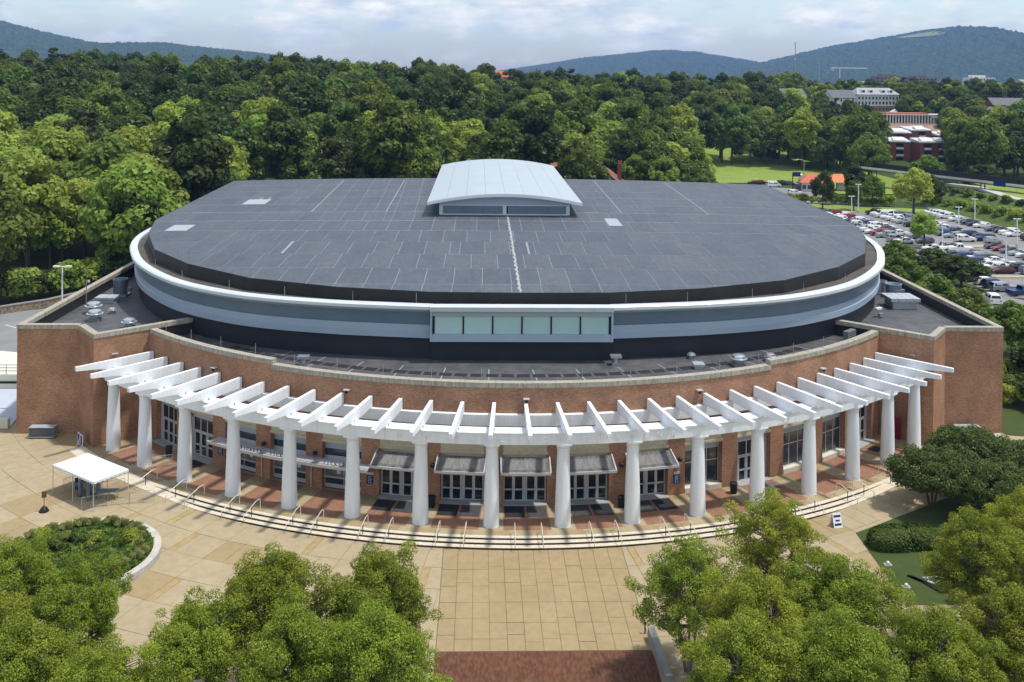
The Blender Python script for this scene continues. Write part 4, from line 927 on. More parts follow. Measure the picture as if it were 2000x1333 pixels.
# grey box in the return corner at right
o = thing('roof_cabinet', 'grey louvred cabinet against the right return parapet', 'cabinet', (36.0, -36.2, 9.85), R_(43)); MB().box(-.9, .9, -.3, .3, 0, 1.2).build('case', mat('grey cabinet', (.13, .14, .15), (.17, .18, .19), 2), o); MB().box(-.8, .8, -.33, -.301, .6, .64).build('shelf_line', STEEL, o)

# ------------------------------------------------------------------ left side: service yard
b = MB(); b.prism([(-150, -30), (-56, -30), (-56, 40), (-72, 19), (-80, 14), (-150, 2)], -.3, 0.0); structure('service_road', b, ROADGREY)
for i in range(5):
    tag(MB().box(-.06, .06, -2.4, 2.4, .004, .006).build('parking_line', WHITE, None, (-70 - 3.0 * i, 7.5 - 1.0 * i, 0), R_(55)), kind='structure')
rw = MB(); strip(rw, [(-140, 4), (-100, 9), (-79, 14.2), (-73.5, 19.5), (-68, 30), (-66, 60)], -.35, .35, -.2, 1.1); rw = tag(rw.build('retaining_wall', mat('field stone wall', (.26, .20, .14), (.40, .32, .23), 1.6, rough=.9, c3=(.12, .09, .06), scale3=3, f3=.5)), 'rough stone retaining wall below the trees at the left edge', 'wall')
strip_b = MB(); strip(strip_b, [(-140, 4), (-100, 9), (-79, 14.2), (-73.5, 19.5), (-68, 30)], -.42, .42, 1.103, 1.25); strip_b.build('cap', mat('wall cap', (.22, .2, .2), (.3, .28, .27), 2), rw)
o = thing('lamp_post', 'twin-head light pole behind the left wing of the arena', 'lamp post', (-67.5, 10.0, 0)); MB().tube([(0, 0, 0), (0, 0, 8.4)], .11, 8).build('pole', WHITE, o)
for s in (-1, 1): MB().box(s * .9 - .45, s * .9 + .45, -.25, .25, 8.25, 8.45).build('lamp_head', WHITE, o); MB().tube([(0, 0, 8.35), (s * .5, 0, 8.35)], .05, 5).build('arm', WHITE, o)
CREAM = mat('cream concrete', (.62, .61, .50), (.70, .69, .58), .4)
rp_ = thing('service_ramp', 'pale concrete service ramp with railings at the left edge', 'ramp', (-60, -26, 0))
MB().prism([(-9, -9), (5.6, -9), (5.6, -8.4), (-9, -8.4)], -.5, 1.0).build('front_wall', CREAM, rp_)
MB().prism([(-9, 1.2), (4.6, 1.2), (5.9, 8.5), (-9, 12)], -.5, 2.6).build('upper_deck', CREAM, rp_)
MB().prism([(-9, -8.3), (5.6, -8.3), (4.6, 1.1), (-9, 1.1)], -.5, lambda x, y: .05 + .1 * (y + 8.3)).build('ramp_slab', mat('bluish concrete', (.42, .47, .56), (.48, .53, .6), .5), rp_)
for z in (.4, .75, 1.1): MB().tube([(-9, 1.4, 2.6 + z), (4.4, 1.4, 2.6 + z)], .05, 5).build('rail', STEEL, rp_)
for i in range(8): MB().tube([(-8.5 + 1.8 * i, 1.4, 2.6), (-8.5 + 1.8 * i, 1.4, 3.75)], .05, 5).build('rail_post', STEEL, rp_)
MB().box(-9, 4.5, 1.08, 1.19, 1.6, 1.85).build('dark_band', BLACK, rp_)
for i in range(6): MB().tube([(-8.5 + 2.6 * i, -8.7, 1.0), (-8.5 + 2.6 * i, -8.7, 2.1)], .05, 5).build('fence_post', BLACK, rp_)
MB().tube([(-9, -8.7, 2.05), (5.4, -8.7, 2.05)], .04, 5).build('fence_rail', STEEL, rp_)

# ------------------------------------------------------------------ right side: road, car park
b = MB(); b.prism([(83.0, -70), (92, -70), (92, 24), (88.5, 30), (84, 45), (79, 62), (79, 150), (74, 150), (72, 60), (78, 24)], -.3, 0.004); structure('road', b, ASPHALT)
b = MB(); b.prism([(86.5, 29), (140, 20), (140, 90), (131, 133), (96, 134), (86, 130), (86, 62)], -.3, 0.0); structure('car_park', b, ASPHALT)
b = MB(); b.prism([(79, 62), (85.9, 62), (85.9, 130), (96, 134.2), (131, 133.2), (131, 140), (76, 160)], -.3, 0.012); structure('grass_verge', b, GRASS)
kb = MB(); strip(kb, [(96, 134.1), (131, 133.1)], -.35, 0, -.1, .15); structure('kerb', kb, CONC)
def island(x0, x1, y0, y1):
    b = MB(); b.prism([(x0 + .8, y0), (x1 - .8, y0), (x1, (y0 + y1) / 2), (x1 - .8, y1), (x0 + .8, y1), (x0, (y0 + y1) / 2)], -.1, .15); structure('traffic_island', b, mat('tan island', (.34, .28, .17), (.42, .35, .22), .8))
island(93, 102, 77.6, 80.6); island(105, 119.5, 78.4, 81.2); island(95, 106, 45, 47.0)
b = MB(); b.prism([(79, 24), (84.3, 24), (88, 30), (86.4, 58), (80, 58)], -.1, .1); structure('grass_island', b, GRASSDK)
b = MB(); strip(b, [(84.4, 24.0), (88.2, 30.2), (118, 24)], -.25, 0, -.05, .14); structure('kerb', b, CONC)
# cars
CARP = [mat('car paint ' + n, c, rough=.3, spec=.6, metal=me) for n, c, me in (('white', (.74, .74, .73), 0), ('silver', (.42, .44, .46), .5), ('grey', (.13, .14, .15), .4), ('black', (.012, .012, .014), 0), ('blue', (.02, .05, .16), .3), ('red', (.28, .015, .015), .1), ('light blue', (.20, .30, .38), .4), ('maroon', (.10, .012, .02), .2), ('sand', (.34, .30, .24), .3))]
CARN = ['white', 'silver', 'grey', 'black', 'dark blue', 'red', 'pale blue', 'maroon', 'sand']; CARW = [34, 18, 12, 14, 7, 5, 4, 3, 3]
TYRE = mat('tyre', (.012, .012, .012), rough=.8); CARGLASS = mat('car glass', (.012, .015, .018), rough=.06, spec=.7); LAMP = mat('head lamp', (.6, .6, .6), rough=.15); TAIL = mat('tail lamp', (.25, .01, .01), rough=.2)
def car_meshes(kind):
    # stations: x, top z of body centre line, half width at top
    P = {'sedan': [(-2.3, .62), (-2.25, .92), (-1.55, .98), (-.95, 1.40), (.25, 1.44), (1.0, .98), (2.1, .82), (2.32, .58)],
         'hatchback': [(-2.0, .6), (-1.98, 1.0), (-1.6, 1.40), (-.6, 1.52), (.35, 1.48), (1.05, 1.0), (1.85, .85), (2.05, .58)],
         'suv': [(-2.3, .62), (-2.28, 1.08), (-1.95, 1.66), (-.8, 1.74), (.35, 1.70), (1.05, 1.12), (2.2, 1.0), (2.38, .62)],
         'pickup': [(-2.75, .7), (-2.72, 1.05), (-.75, 1.06), (-.55, 1.76), (.65, 1.78), (1.25, 1.18), (2.55, 1.08), (2.75, .7)],
         'van': [(-2.5, .65), (-2.48, 1.2), (-2.35, 2.0), (-.8, 2.12), (1.0, 2.08), (1.75, 1.25), (2.4, 1.0), (2.52, .6)]}[kind]
    W = {'sedan': .9, 'hatchback': .87, 'suv': .95, 'pickup': .98, 'van': 1.0}[kind]; belt = {'sedan': .93, 'hatchback': .97, 'suv': 1.08, 'pickup': 1.1, 'van': 1.2}[kind]
    b = MB(); secs = []
    for x, zt in P:
        e = .93 if x in (P[0][0], P[-1][0]) else 1.0
        sh = min(zt, belt); tw = W * (.96 if zt <= belt + .12 else .74)
        secs.append([(x, -W * .93 * e, .26), (x, -W * e, .52), (x, -W * .98 * e, sh * .97), (x, -tw * e, zt), (x, tw * e, zt), (x, W * .98 * e, sh * .97), (x, W * e, .52), (x, W * .93 * e, .26)])
    for A, B in zip(secs[:-1], secs[1:]):
        for i in range(7): b.quad(A[i], A[i + 1], B[i + 1], B[i])
        b.quad(A[7], A[0], B[0], B[7])
    b.face(secs[0][::-1]); b.face(secs[-1]); body = b.mesh(kind + '_body', CARP[0], True)
    g = MB(); hi = [i for i, (x, z) in enumerate(P) if z > belt + .2]; i0, i1 = hi[0], hi[-1]
    zr = min(P[i0][1], P[i1][1]); xr0, xf0 = P[i0 - 1], P[i1 + 1]
    def sidept(x, z): 
        t = (z - belt * .97) / (zr - belt * .97); return W * .98 + (W * .74 - W * .98) * t + .012
    xa, xb = xr0[0], xf0[0]; xa2, xb2 = P[i0][0], P[i1][0]
    for s in (-1, 1):
        z0, z1 = belt + .03, zr - .09
        for u0, u1 in ((.04, .47), (.53, .96)):
            q = []
            for (u, z) in ((u0, z0), (u1, z0), (u1, z1), (u0, z1)):
                t = (z - belt) / (zr - belt); xl, xh = xa + (xa2 - xa) * t + .12, xb + (xb2 - xb) * t - .12; q.append((xl + (xh - xl) * u, s * sidept(0, z), z))
            g.face(q if s < 0 else q[::-1])
    for (xs, zs), (xe, ze), sg in ((xf0, P[i1], 1), (xr0, P[i0], -1)):
        if kind == 'van' and sg < 0: pass
        n = Vector((abs(ze - zs), 0, abs(xe - xs))).normalized() * .012
        a, c = .12, .9; q = [(xs + (xe - xs) * a + n.x * sg, -W * .85, zs + (ze - zs) * a + n.z), (xs + (xe - xs) * a + n.x * sg, W * .85, zs + (ze - zs) * a + n.z), (xs + (xe - xs) * c + n.x * sg, W * .70, zs + (ze - zs) * c + n.z), (xs + (xe - xs) * c + n.x * sg, -W * .70, zs + (ze - zs) * c + n.z)]
        g.face(q if sg > 0 else q[::-1])
    glass = g.mesh(kind + '_glass', CARGLASS); xw = P[-1][0] - .85; xw2 = P[0][0] + .8; r = {'sedan': .32, 'hatchback': .31, 'suv': .37, 'pickup': .40, 'van': .36}[kind]
    wb = MB(); seg = 14
    for y0, y1 in ((-.11, .11),):
        ring = [[(r * math.cos(2 * math.pi * i / seg), y, r + r * math.sin(2 * math.pi * i / seg)) for i in range(seg)] for y in (y0, y1)]
        for i in range(seg): j = (i + 1) % seg; wb.quad(ring[0][i], ring[0][j], ring[1][j], ring[1][i])
        wb.face(ring[0][::-1]); wb.face(ring[1])
    wh = wb.mesh('wheel', TYRE); lm = MB(); xf = P[-1][0]
    for s in (-1, 1): lm.box(xf - .12, xf + .012, s * W * .72 - .16, s * W * .72 + .16, .58, .72)
    tl = MB()
    for s in (-1, 1): tl.box(P[0][0] - .012, P[0][0] + .1, s * W * .75 - .12, s * W * .75 + .12, .7, .92)
    return body, glass, wh, [(xw, W - .12), (xw, -W + .12), (xw2, W - .12), (xw2, -W + .12)], lm.mesh('head_lamps', LAMP), tl.mesh('tail_lamps', TAIL)
CARS = {k: car_meshes(k) for k in ('sedan', 'hatchback', 'suv', 'pickup', 'van')}
KN = {'sedan': 'sedan', 'hatchback': 'hatchback', 'suv': 'SUV', 'pickup': 'pickup truck', 'van': 'van'}
cr_ = random.Random(21)
def park(kind, ci, x, y, rz, label, group='cars in the big car park', z=0.002):
    o = thing('parked_car' if kind not in ('pickup', 'van') else {'pickup': 'parked_pickup', 'van': 'parked_van'}[kind], label, 'car' if kind not in ('pickup', 'van') else KN[kind].split()[0], (x, y, z), rz, group); me = CARS[kind]
    bd = link('body', me[0], o); bd.material_slots[0].link = 'OBJECT'; bd.material_slots[0].material = CARP[ci]
    link('windows', me[1], o)
    for wx, wy in me[3]: link('wheel', me[2], o, (wx, wy, 0))
    link('head_lamps', me[4], bd); link('tail_lamps', me[5], bd)
    return o
xrow = lambda x0, y: x0 - 0.095 * (y - 100)
ROWS = [('first row of the far block', 92.6, 83, 127, 0), ('second row of the far block', 97.9, 83, 130, 1), ('third row of the far block', 109.2, 84, 130, 0), ('fourth row of the far block', 114.4, 82, 128, 1), ('outer row below the bank', 126.0, 78, 132, 0),
        ('first row of the near block', 84.6, 31, 58, 1), ('second row of the near block', 94.6, 48, 74, 0), ('third row of the near block', 99.8, 48, 76, 1), ('fourth row of the near block', 110.4, 58, 77, 0)]
for nm, x0, ya, yb, fl in ROWS:
    y = yb; n = 0
    lines = MB()
    while y > ya:
        n += 1; x = xrow(x0, y)
        if cr_.random() > .07:
            kind = cr_.choices(['sedan', 'hatchback', 'suv', 'pickup', 'van'], [40, 18, 32, 7, 3])[0]; ci = cr_.choices(range(9), CARW)[0]
            rz = (0 if fl else math.pi) + R_(cr_.uniform(-2, 2)) + (math.pi if cr_.random() < .2 else 0)
            park(kind, ci, x + cr_.uniform(-.25, .25), y + cr_.uniform(-.15, .15), rz + .0, '%s %s, %s from the back in the %s' % (CARN[ci], KN[kind], ordinal(n), nm))
        lines.box(x - 2.5, x + 2.5, y + 1.33, y + 1.43, .001, .006); y -= 2.72
    tag(lines.build('bay_markings', WHITE), kind='structure')
park('suv', 0, 84.0, 24.6, R_(80), 'white SUV driving on the road right of the arena', 'cars on the road'); park('pickup', 4, 92.6, 30.3, R_(8), 'dark blue pickup truck at the near corner of the car park', 'cars on the road'); park('sedan', 1, 86.5, 12.5, R_(85), 'silver sedan on the road behind the right-hand trees', 'cars on the road')
park('hatchback', 3, 80.8, 64.5, R_(95), 'black hatchback on the lane between bright shrubs and the car park', 'cars on the road')
# lot lights
for i, (x, y, h, lab) in enumerate(((100.1, 130.5, 5.0, 'far left white light pole at the back of the car park'), (103.2, 133.6, 8, 'tallest white light pole at the back left of the car park'), (120, 136, 7, 'tall white light pole beside the big round tree'), (128.8, 118, 6, 'white light pole in front of the planted bank'), (99.2, 74.6, 6.4, 'white light pole at the near end of the middle island'), (118.2, 105.5, 5.5, 'white light pole among the fourth row of cars'), (103.7, 56.3, 6.6, 'white light pole between two rows of the near block'), (118.8, 79.3, 6.4, 'white light pole near the right image edge'))):
    o = thing('lamp_post', lab, 'lamp post', (x, y, 0), group='car park light poles'); MB().revolve([(.3, 0), (.3, .7), (.14, .75)], 8).build('base', CONC, o); MB().tube([(0, 0, .7), (0, 0, h)], .13, 6).build('pole', WHITE, o)
    for s in (-1, 1): MB().box(s * .5 - .35, s * .5 + .35, -.2, .2, h - .05, h + .12).build('lamp_head', WHITE, o)
o = thing('road_sign', 'yellow diamond road sign beside the lane left of the car park', 'sign', (84.9, 62.0, 0), R_(25)); MB().tube([(0, 0, 0), (0, 0, 5.4)], .07, 6).build('post', BLACK, o)
b = MB(); b.hexa([(0, -.1, 1.6), (.95, -.1, 2.55), (.95, -.07, 2.55), (0, -.07, 1.6), (-.95, -.1, 2.55), (0, -.1, 3.5), (0, -.07, 3.5), (-.95, -.07, 2.55)]); b.build('sign_plate', mat('yellow sign', (.80, .62, .01), rough=.4), o)
MB().box(-.18, .18, -.112, -.102, 2.25, 2.85).build('sign_symbol', BLACK, o)
# planted bank, path, playing field beyond the car park
bk = MB(); NXB, NYB = 26, 26
for j in range(NYB + 1):
    for i in range(NXB + 1):
        y = 92 + 76 * j / NYB; u = i / NXB; x = 131 - .06 * (y - 92) + u * 20; bk.v.append((x, y, -.1 + 4.2 * smooth01(u * 1.15) * smooth01((168 - y) / 12) + .35 * math.sin(x * 2.1 + y) * math.sin(y * 1.7)))
for j in range(NYB):
    for i in range(NXB): a = j * (NXB + 1) + i; bk.f.append((a, a + 1, a + NXB + 2, a + NXB + 1)); bk.mi.append(0)
structure('planted_bank', bk, mat('bank ground cover', (.07, .11, .018), (.11, .15, .028), .3, rough=1, c3=(.03, .06, .012), scale3=1.2, f3=.45, bump=1, bscale=4), smooth=True)
b = MB(); b.prism([(149, 90), (153, 90), (152, 140), (156, 165), (150, 174), (146, 174), (152, 163), (148.5, 140)], 3.4, 4.12); structure('path', b, mat('pale path', (.42, .40, .36), (.48, .46, .42), .4))
b = MB(); b.prism([(153.2, 90), (260, 90), (260, 190), (158, 178), (156.5, 165), (152.3, 140)], 3.4, 4.1); structure('playing_field', b, GRASS)
o = thing('field_fence', 'thin wire fence along the playing field edge at right', 'fence', (158, 130, 4.1))
for i in range(9): MB().tube([(i * 1.1 - 1, 40 - i * 9, 0), (i * 1.1 - 1, 40 - i * 9, 2.0)], .06, 5).build('fence_post', STEEL, o)
for z in (.9, 1.95): MB().tube([(-1, 40, z), (7.8, -32, z)], .03, 4).build('fence_rail', STEEL, o)
o = thing('path_lamp', 'black lantern post beside the pale path at right', 'lamp post', (151.2, 133, 4.1)); MB().tube([(0, 0, 0), (0, 0, 3.6)], .1, 6).build('pole', BLACK, o); MB().revolve([(.1, 3.6), (.32, 3.75), (.3, 4.3), (.05, 4.55)], 8).build('lantern', BLACK, o)
# footbridge
br = thing('footbridge', 'long covered footbridge on steel legs with a blue banner at right', 'footbridge', (146.6, 174.1, 0), math.atan2(148.8 - 204.2, 159.5 - 133.2))
MB().box(-36, 60, -1.4, 1.4, 5.6, 6.0).build('deck', mat('bridge deck', (.10, .10, .10)), br)
for i in range(30): MB().box(-36 + 3.2 * i, -36 + 3.2 * i + 3.1, -1.5, -1.41, 6.01, 6.75).build('parapet_panel', mat('bridge parapet', (.55, .56, .55), (.62, .63, .62), 1), br)
for i in range(30): MB().box(-36 + 3.2 * i, -36 + 3.2 * i + .12, -1.45, -1.33, 6.76, 8.1).build('railing_post', BLACK, br)
MB().box(-36, 60, -1.48, -1.34, 8.1, 8.22).build('hand_rail', BLACK, br); MB().box(-36, 60, 1.3, 1.42, 6.0, 8.2).build('rear_screen', mat('dark screen', (.03, .03, .03)), br)
for x in (-28, -6, 15, 30, 48):
    for s in (-1, 1): MB().tube([(x + .5 * s, s * 1.1, -1), (x, s * .8, 5.6)], .22, 8).build('leg', mat('grey steel leg', (.28, .29, .3), metal=.3), br)
for i in range(5): MB().tube([(-4 + 1.5 * i, -1.2, 5.6), (1 + 1.5 * i, -1.2, .2)], .09, 5).build('brace', MATS['grey steel leg'], br)
MB().box(20, 24, -1.72, -1.6, 5.5, 7.7).build('banner', BLUESIGN, br)
# restaurant with red roof
rs_ = thing('restaurant', 'low white restaurant with red hipped roof beside the lawn', 'building', (108.2, 187, 0), R_(-12)); rs_.scale = (.8, .8, .85)
WALLW = mat('white wall', (.62, .60, .55), (.68, .66, .61), .8); REDR = mat('red roof', (.50, .10, .055), (.58, .15, .085), .8, rough=.7)
MB().box(-5, 5.5, -5, 5, -.3, 3.4).build('wall', WALLW, rs_); MB().box(-7.5, -5.02, -6, 2, -.3, 2.7).build('glazed_porch', GLASSB, rs_); MB().box(-7.8, -4.9, -6.3, 2.3, 2.71, 3.0).build('porch_roof', mat('grey roof', (.16, .16, .17)), rs_)
def hip(mb, x0, x1, y0, y1, z0, z1, ov=.6, ridge=.35):
    x0 -= ov; x1 += ov; y0 -= ov; y1 += ov
    if (x1 - x0) > (y1 - y0): r0, r1 = (x0 + (x1 - x0) * ridge, (y0 + y1) / 2, z1), (x1 - (x1 - x0) * ridge, (y0 + y1) / 2, z1); mb.face([(x0, y0, z0), (x1, y0, z0), r1, r0]); mb.face([(x1, y0, z0), (x1, y1, z0), r1]); mb.face([(x1, y1, z0), (x0, y1, z0), r0, r1]); mb.face([(x0, y1, z0), (x0, y0, z0), r0])
    else: r0, r1 = ((x0 + x1) / 2, y0 + (y1 - y0) * ridge, z1), ((x0 + x1) / 2, y1 - (y1 - y0) * ridge, z1); mb.face([(x0, y0, z0), (x1, y0, z0), r0]); mb.face([(x1, y0, z0), (x1, y1, z0), r1, r0]); mb.face([(x1, y1, z0), (x0, y1, z0), r1]); mb.face([(x0, y1, z0), (x0, y0, z0), r0, r1])
    mb.face([(x0, y0, z0), (x0, y1, z0), (x1, y1, z0), (x1, y0, z0)]); return mb
hip(MB(), -5, 5.5, -5, 5, 3.41, 6.6, .7).build('roof', REDR, rs_); MB().box(-5.06, -4.0, -3, 1.5, 3.42, 6.2).build('gable_front', WALLW, rs_)
for i in range(5): MB().box(-4.4 + 2 * i, -3.0 + 2 * i, -5.06, -5.005, .9, 2.5).build('window', GLASSB, rs_)
o = thing('drive_through_canopy', 'orange red hipped canopy on posts beside the restaurant', 'canopy', (118.5, 186.5, 0), R_(-5)); hip(MB(), -4.6, 4.6, -3.4, 3.4, 3.3, 5.6, .5, .2).build('roof', mat('orange red roof', (.60, .17, .07), (.68, .22, .10), .8, rough=.7), o)
for sx in (-4, 4):
    for sy in (-2.8, 2.8): MB().box(sx - .2, sx + .2, sy - .2, sy + .2, -.3, 3.3).build('post', WALLW, o)
MB().box(-2, 2, -1, 1, 0, 2.4).build('kiosk', WALLW, o)
b = MB(); b.prism([(90, 152), (112, 150), (110, 181), (104, 204), (86, 205)], -.3, 0.006); structure('restaurant_lot', b, ASPHALT)
lawn = MB(); gx, gy = 24, 22
for j in range(gy + 1):
    for i in range(gx + 1):
        y = 176 + 130 * j / gy; x = 62 + (88 - .0 * j) * i / gx; lawn.v.append((x, y, terrain(x, y) + .25))
for j in range(gy):
    for i in range(gx):
        a = j * (gx + 1) + i; xm, ym = 62 + 88 * (i + .5) / gx, 176 + 130 * (j + .5) / gy
        if 85 < xm < 112 and ym < 205: continue
        lawn.f.append((a, a + 1, a + gx + 2, a + gx + 1)); lawn.mi.append(0)
structure('lawn_beyond', lawn, GRASS, smooth=True)
for kind, ci, x, y, rz, lab in (('sedan', 7, 93.2, 203, .1, 'maroon sedan at the far edge of the restaurant lot'), ('hatchback', 7, 95.8, 204, .2, 'small maroon car next to the white van at the restaurant'), ('van', 0, 97.6, 195.5, .15, 'white van parked at the restaurant'), ('suv', 3, 103, 202, .4, 'black SUV behind the white van at the restaurant'), ('sedan', 2, 105.5, 203, .4, 'grey sedan nearest the restaurant wall'), ('suv', 0, 98.3, 174, 0, 'white SUV driving across the restaurant lot')):
    park(kind, ci, x, y, rz, lab, 'cars at the restaurant', 0.01)
o = thing('street_lamp', 'grey cobra-head street lamp beside the restaurant', 'street lamp', (109.9, 200.5, 0)); MB().tube([(0, 0, 0), (0, 0, 8.6), (-.4, 0, 9.0), (-2.0, 0, 9.2)], .13, 6).build('pole', STEEL, o); MB().box(-2.9, -1.9, -.2, .2, 9.1, 9.3).build('lamp_head', WHITE, o)
o = thing('pole_sign', 'dark blue pole sign in the restaurant lot', 'sign', (100.6, 184, 0)); MB().tube([(0, 0, 0), (0, 0, 6.2)], .15, 6).build('post', BLACK, o); MB().box(0, 2.6, -.15, .15, 4.9, 6.4).build('sign_box', BLUESIGN, o)
# ------------------------------------------------------------------ buildings beyond
HB = mat('house brick', (.22, .07, .04), (.30, .11, .07), 1.2); HW = mat('house white', (.66, .65, .62), (.72, .71, .68), .6); HG = mat('house cream', (.52, .47, .33), (.58, .53, .39), .6)
RG = mat('slate roof', (.10, .105, .115), (.15, .155, .165), .8); RR = mat('brown red roof', (.26, .09, .06), (.33, .14, .09), .8); RP = mat('pale metal roof', (.50, .53, .56), (.58, .61, .64), .5, rough=.45); DARKWIN = mat('far window', (.02, .025, .03), rough=.2)
def house(name, label, x, y, z, rz, w_, d_, h, rh, wm, rm, chim=(), rows_=2, cols=3, cat='house', gable_y=True, group=None):
    o = thing(name, label, cat, (x, y, z), rz, group)
    wl_ = MB(); wl_.box(-w_ / 2, w_ / 2, -d_ / 2, d_ / 2, -3, h)
    if gable_y:
        for yy in (-d_ / 2, d_ / 2): wl_.face([(-w_ / 2, yy, h), (w_ / 2, yy, h), (0, yy, h + rh)])
    else:
        for xx in (-w_ / 2, w_ / 2): wl_.face([(xx, -d_ / 2, h), (xx, d_ / 2, h), (xx, 0, h + rh)])
    wl_.build('wall', wm, o); b = MB(); ov = .5
    if gable_y:
        for s in (-1, 1): b.hexa([(s * (w_ / 2 + ov), -d_ / 2 - ov, h - .35), (0, -d_ / 2 - ov, h + rh + .02), (0, d_ / 2 + ov, h + rh + .02), (s * (w_ / 2 + ov), d_ / 2 + ov, h - .35), (s * (w_ / 2 + ov), -d_ / 2 - ov, h - .1), (0, -d_ / 2 - ov, h + rh + .27), (0, d_ / 2 + ov, h + rh + .27), (s * (w_ / 2 + ov), d_ / 2 + ov, h - .1)])
    else:
        for s in (-1, 1): b.hexa([(-w_ / 2 - ov, s * (d_ / 2 + ov), h - .35), (w_ / 2 + ov, s * (d_ / 2 + ov), h - .35), (w_ / 2 + ov, 0, h + rh + .02), (-w_ / 2 - ov, 0, h + rh + .02), (-w_ / 2 - ov, s * (d_ / 2 + ov), h - .1), (w_ / 2 + ov, s * (d_ / 2 + ov), h - .1), (w_ / 2 + ov, 0, h + rh + .27), (-w_ / 2 - ov, 0, h + rh + .27)])
    rf = b.build('roof', rm, o)
    if gable_y:
        for s in (-1, 1): MB().tube([(s * (w_ / 2 + ov), -d_ / 2 - ov - .02, h - .3), (0, -d_ / 2 - ov - .02, h + rh + .1)], .18, 4).build('bargeboard', HW, rf)
    for cx_, cy_, ch in chim: MB().box(cx_ - .6, cx_ + .6, cy_ - .5, cy_ + .5, h, h + rh + ch).build('chimney', HB, rf)
    for r in range(rows_):
        for c in range(cols):
            xx = -w_ / 2 + w_ * (c + .5) / cols; zz = h - 2.2 - 2.9 * r; wd_ = MB().box(xx - .6, xx + .6, -d_ / 2 - .07, -d_ / 2 - .01, zz - .1, zz + 1.5).build('window', HW, o); MB().box(xx - .48, xx + .48, -d_ / 2 - .09, -d_ / 2 - .071, zz + .02, zz + 1.38).build('pane', DARKWIN, wd_)
    return o
house('brick_house', 'red brick house with white gable among the trees at left', -71.9, 190.7, 18.5, .2, 7, 9, 6, 3.2, HB, RG, ((-2.6, 0, 1.2),), 2, 2)
house('white_house', 'small white gabled house below the brick house at left', -62.2, 160.3, 15.5, -.2, 5.5, 7, 5, 3.4, HW, HW, (), 1, 1)
house('cream_house', 'cream house with slate roof just behind the left roof edge', -42.5, 121, 8.2, .45, 8.5, 9, 7.4, 2.6, HG, RG, ((-3.4, 1, 1.4),), 2, 2, gable_y=False)
house('red_roof_house', 'red-brown roofed house peeping out left of the roof monitor', -14.8, 128, 3.0, .1, 12, 9, 6.2, 3.6, HB, RR, (), 1, 3)
house('brick_house', 'brick house with two tall chimneys right of the roof monitor', 30.8, 128, 3.2, -.15, 9.5, 10, 5.4, 3.4, HB, RR, ((3.6, -2, 2.2), (3.6, 2.6, 2.4)), 1, 3)
house('brick_house', 'brick house with white windows touching the monitor at right', 17.0, 132, 3.5, 0, 9, 8, 8.6, 1.0, HB, HB, (), 2, 3)
house('white_house', 'white house near the skyline right of the tallest crown', -0.8, 378.4, 29, .1, 14, 9, 6, 2, HW, RG, (), 1, 4, gable_y=False); house('white_house', 'white house with orange-red roof near the skyline', 7.6, 398, 31, -.1, 12, 9, 5.2, 2.8, HW, mat('orange roof', (.45, .13, .06)), (), 1, 3, gable_y=False)
house('white_house', 'white house half hidden behind trees beyond the lawn', 98.2, 325, 4, 0, 11, 8, 8.5, 2.6, HW, HW, (), 2, 3)
house('slate_house', 'grey roofed house on the ridge left of the white hall', 200, 412, 19.5, .3, 16, 10, 7, 4, HW, RG, (), 1, 4, gable_y=False); house('brick_house', 'dark roofed brick house on the ridge above the lawn trees', 173, 414, 21, .2, 14, 10, 6, 4, HB, RG, (), 1, 4, gable_y=False)
house('slate_house', 'small pale roofed house far left on the right-hand ridge', 152, 420, 20, 0, 12, 9, 6, 3, HW, RP, (), 1, 3, gable_y=False)
# long white hall with dormers
o = thing('white_hall', 'long white three-storey hall with grey roof and dormers on the right ridge', 'building', (236, 452, 18.5), R_(8))
MB().box(-13.5, 13.5, -6, 6, -2, 2.2).build('base_wall', HB, o); MB().box(-13.6, 13.6, -6.1, 6, 2.21, 9.2).build('wall', HW, o); rf = hip(MB(), -13.5, 13.5, -6, 6, 9.25, 13.2, .7, .12).build('roof', mat('pale slate', (.30, .31, .33), (.36, .37, .39), .5), o)
for r in range(3):
    for c in range(12):
        x = -12.4 + 2.25 * c; wd_ = MB().box(x - .65, x + .65, -6.2, -6.11, .2 + 3.0 * r if r else -.6, 2.1 + 3.0 * r if r else 1.4).build('window', HW, o); MB().box(x - .5, x + .5, -6.24, -6.201, .35 + 3.0 * r if r else -.5, 1.95 + 3.0 * r if r else 1.3).build('pane', DARKWIN, wd_)
for x in (-9, -4, 4, 9): d0 = MB().box(x - 1.2, x + 1.2, -5, -2.5, 10.2, 12).build('dormer', HW, rf); MB().box(x - .8, x + .8, -5.05, -5.005, 10.5, 11.7).build('pane', DARKWIN, d0)
# arcade building
o = thing('arcade_hall', 'low white arcaded building with red roof line above a bare slope', 'building', (224.5, 371, 14.2), R_(0))
MB().box(-15.5, 15.5, -4, 5, -3, -.02).build('base', HW, o); MB().box(-15.5, 15.5, -1.0, 5, 0, 4.3).build('rear_wall', mat('dark loggia wall', (.10, .09, .085)), o); MB().box(-15.8, 15.8, -4.1, 5.2, 4.31, 4.9).build('roof', HW, o); MB().box(-15.6, 7, -3.5, 5, 4.91, 5.5).build('roof_ridge', mat('terracotta roof', (.42, .14, .07), (.48, .18, .1), 1), o)
for i in range(15): MB().box(-15.4 + 1.55 * i, -15.4 + 1.55 * i + .55, -4, -3.5, 0, 4.3).build('column', HW, o)
for i in range(5):
    x0 = 8 + 1.5 * i; MB().box(x0, x0 + .5, -4, -1.01, 0, 4.3).build('arch_pier', HW, o); MB().box(x0 + .5, x0 + 1.5, -4, -3.6, 3.1, 4.3).build('arch', HW, o)
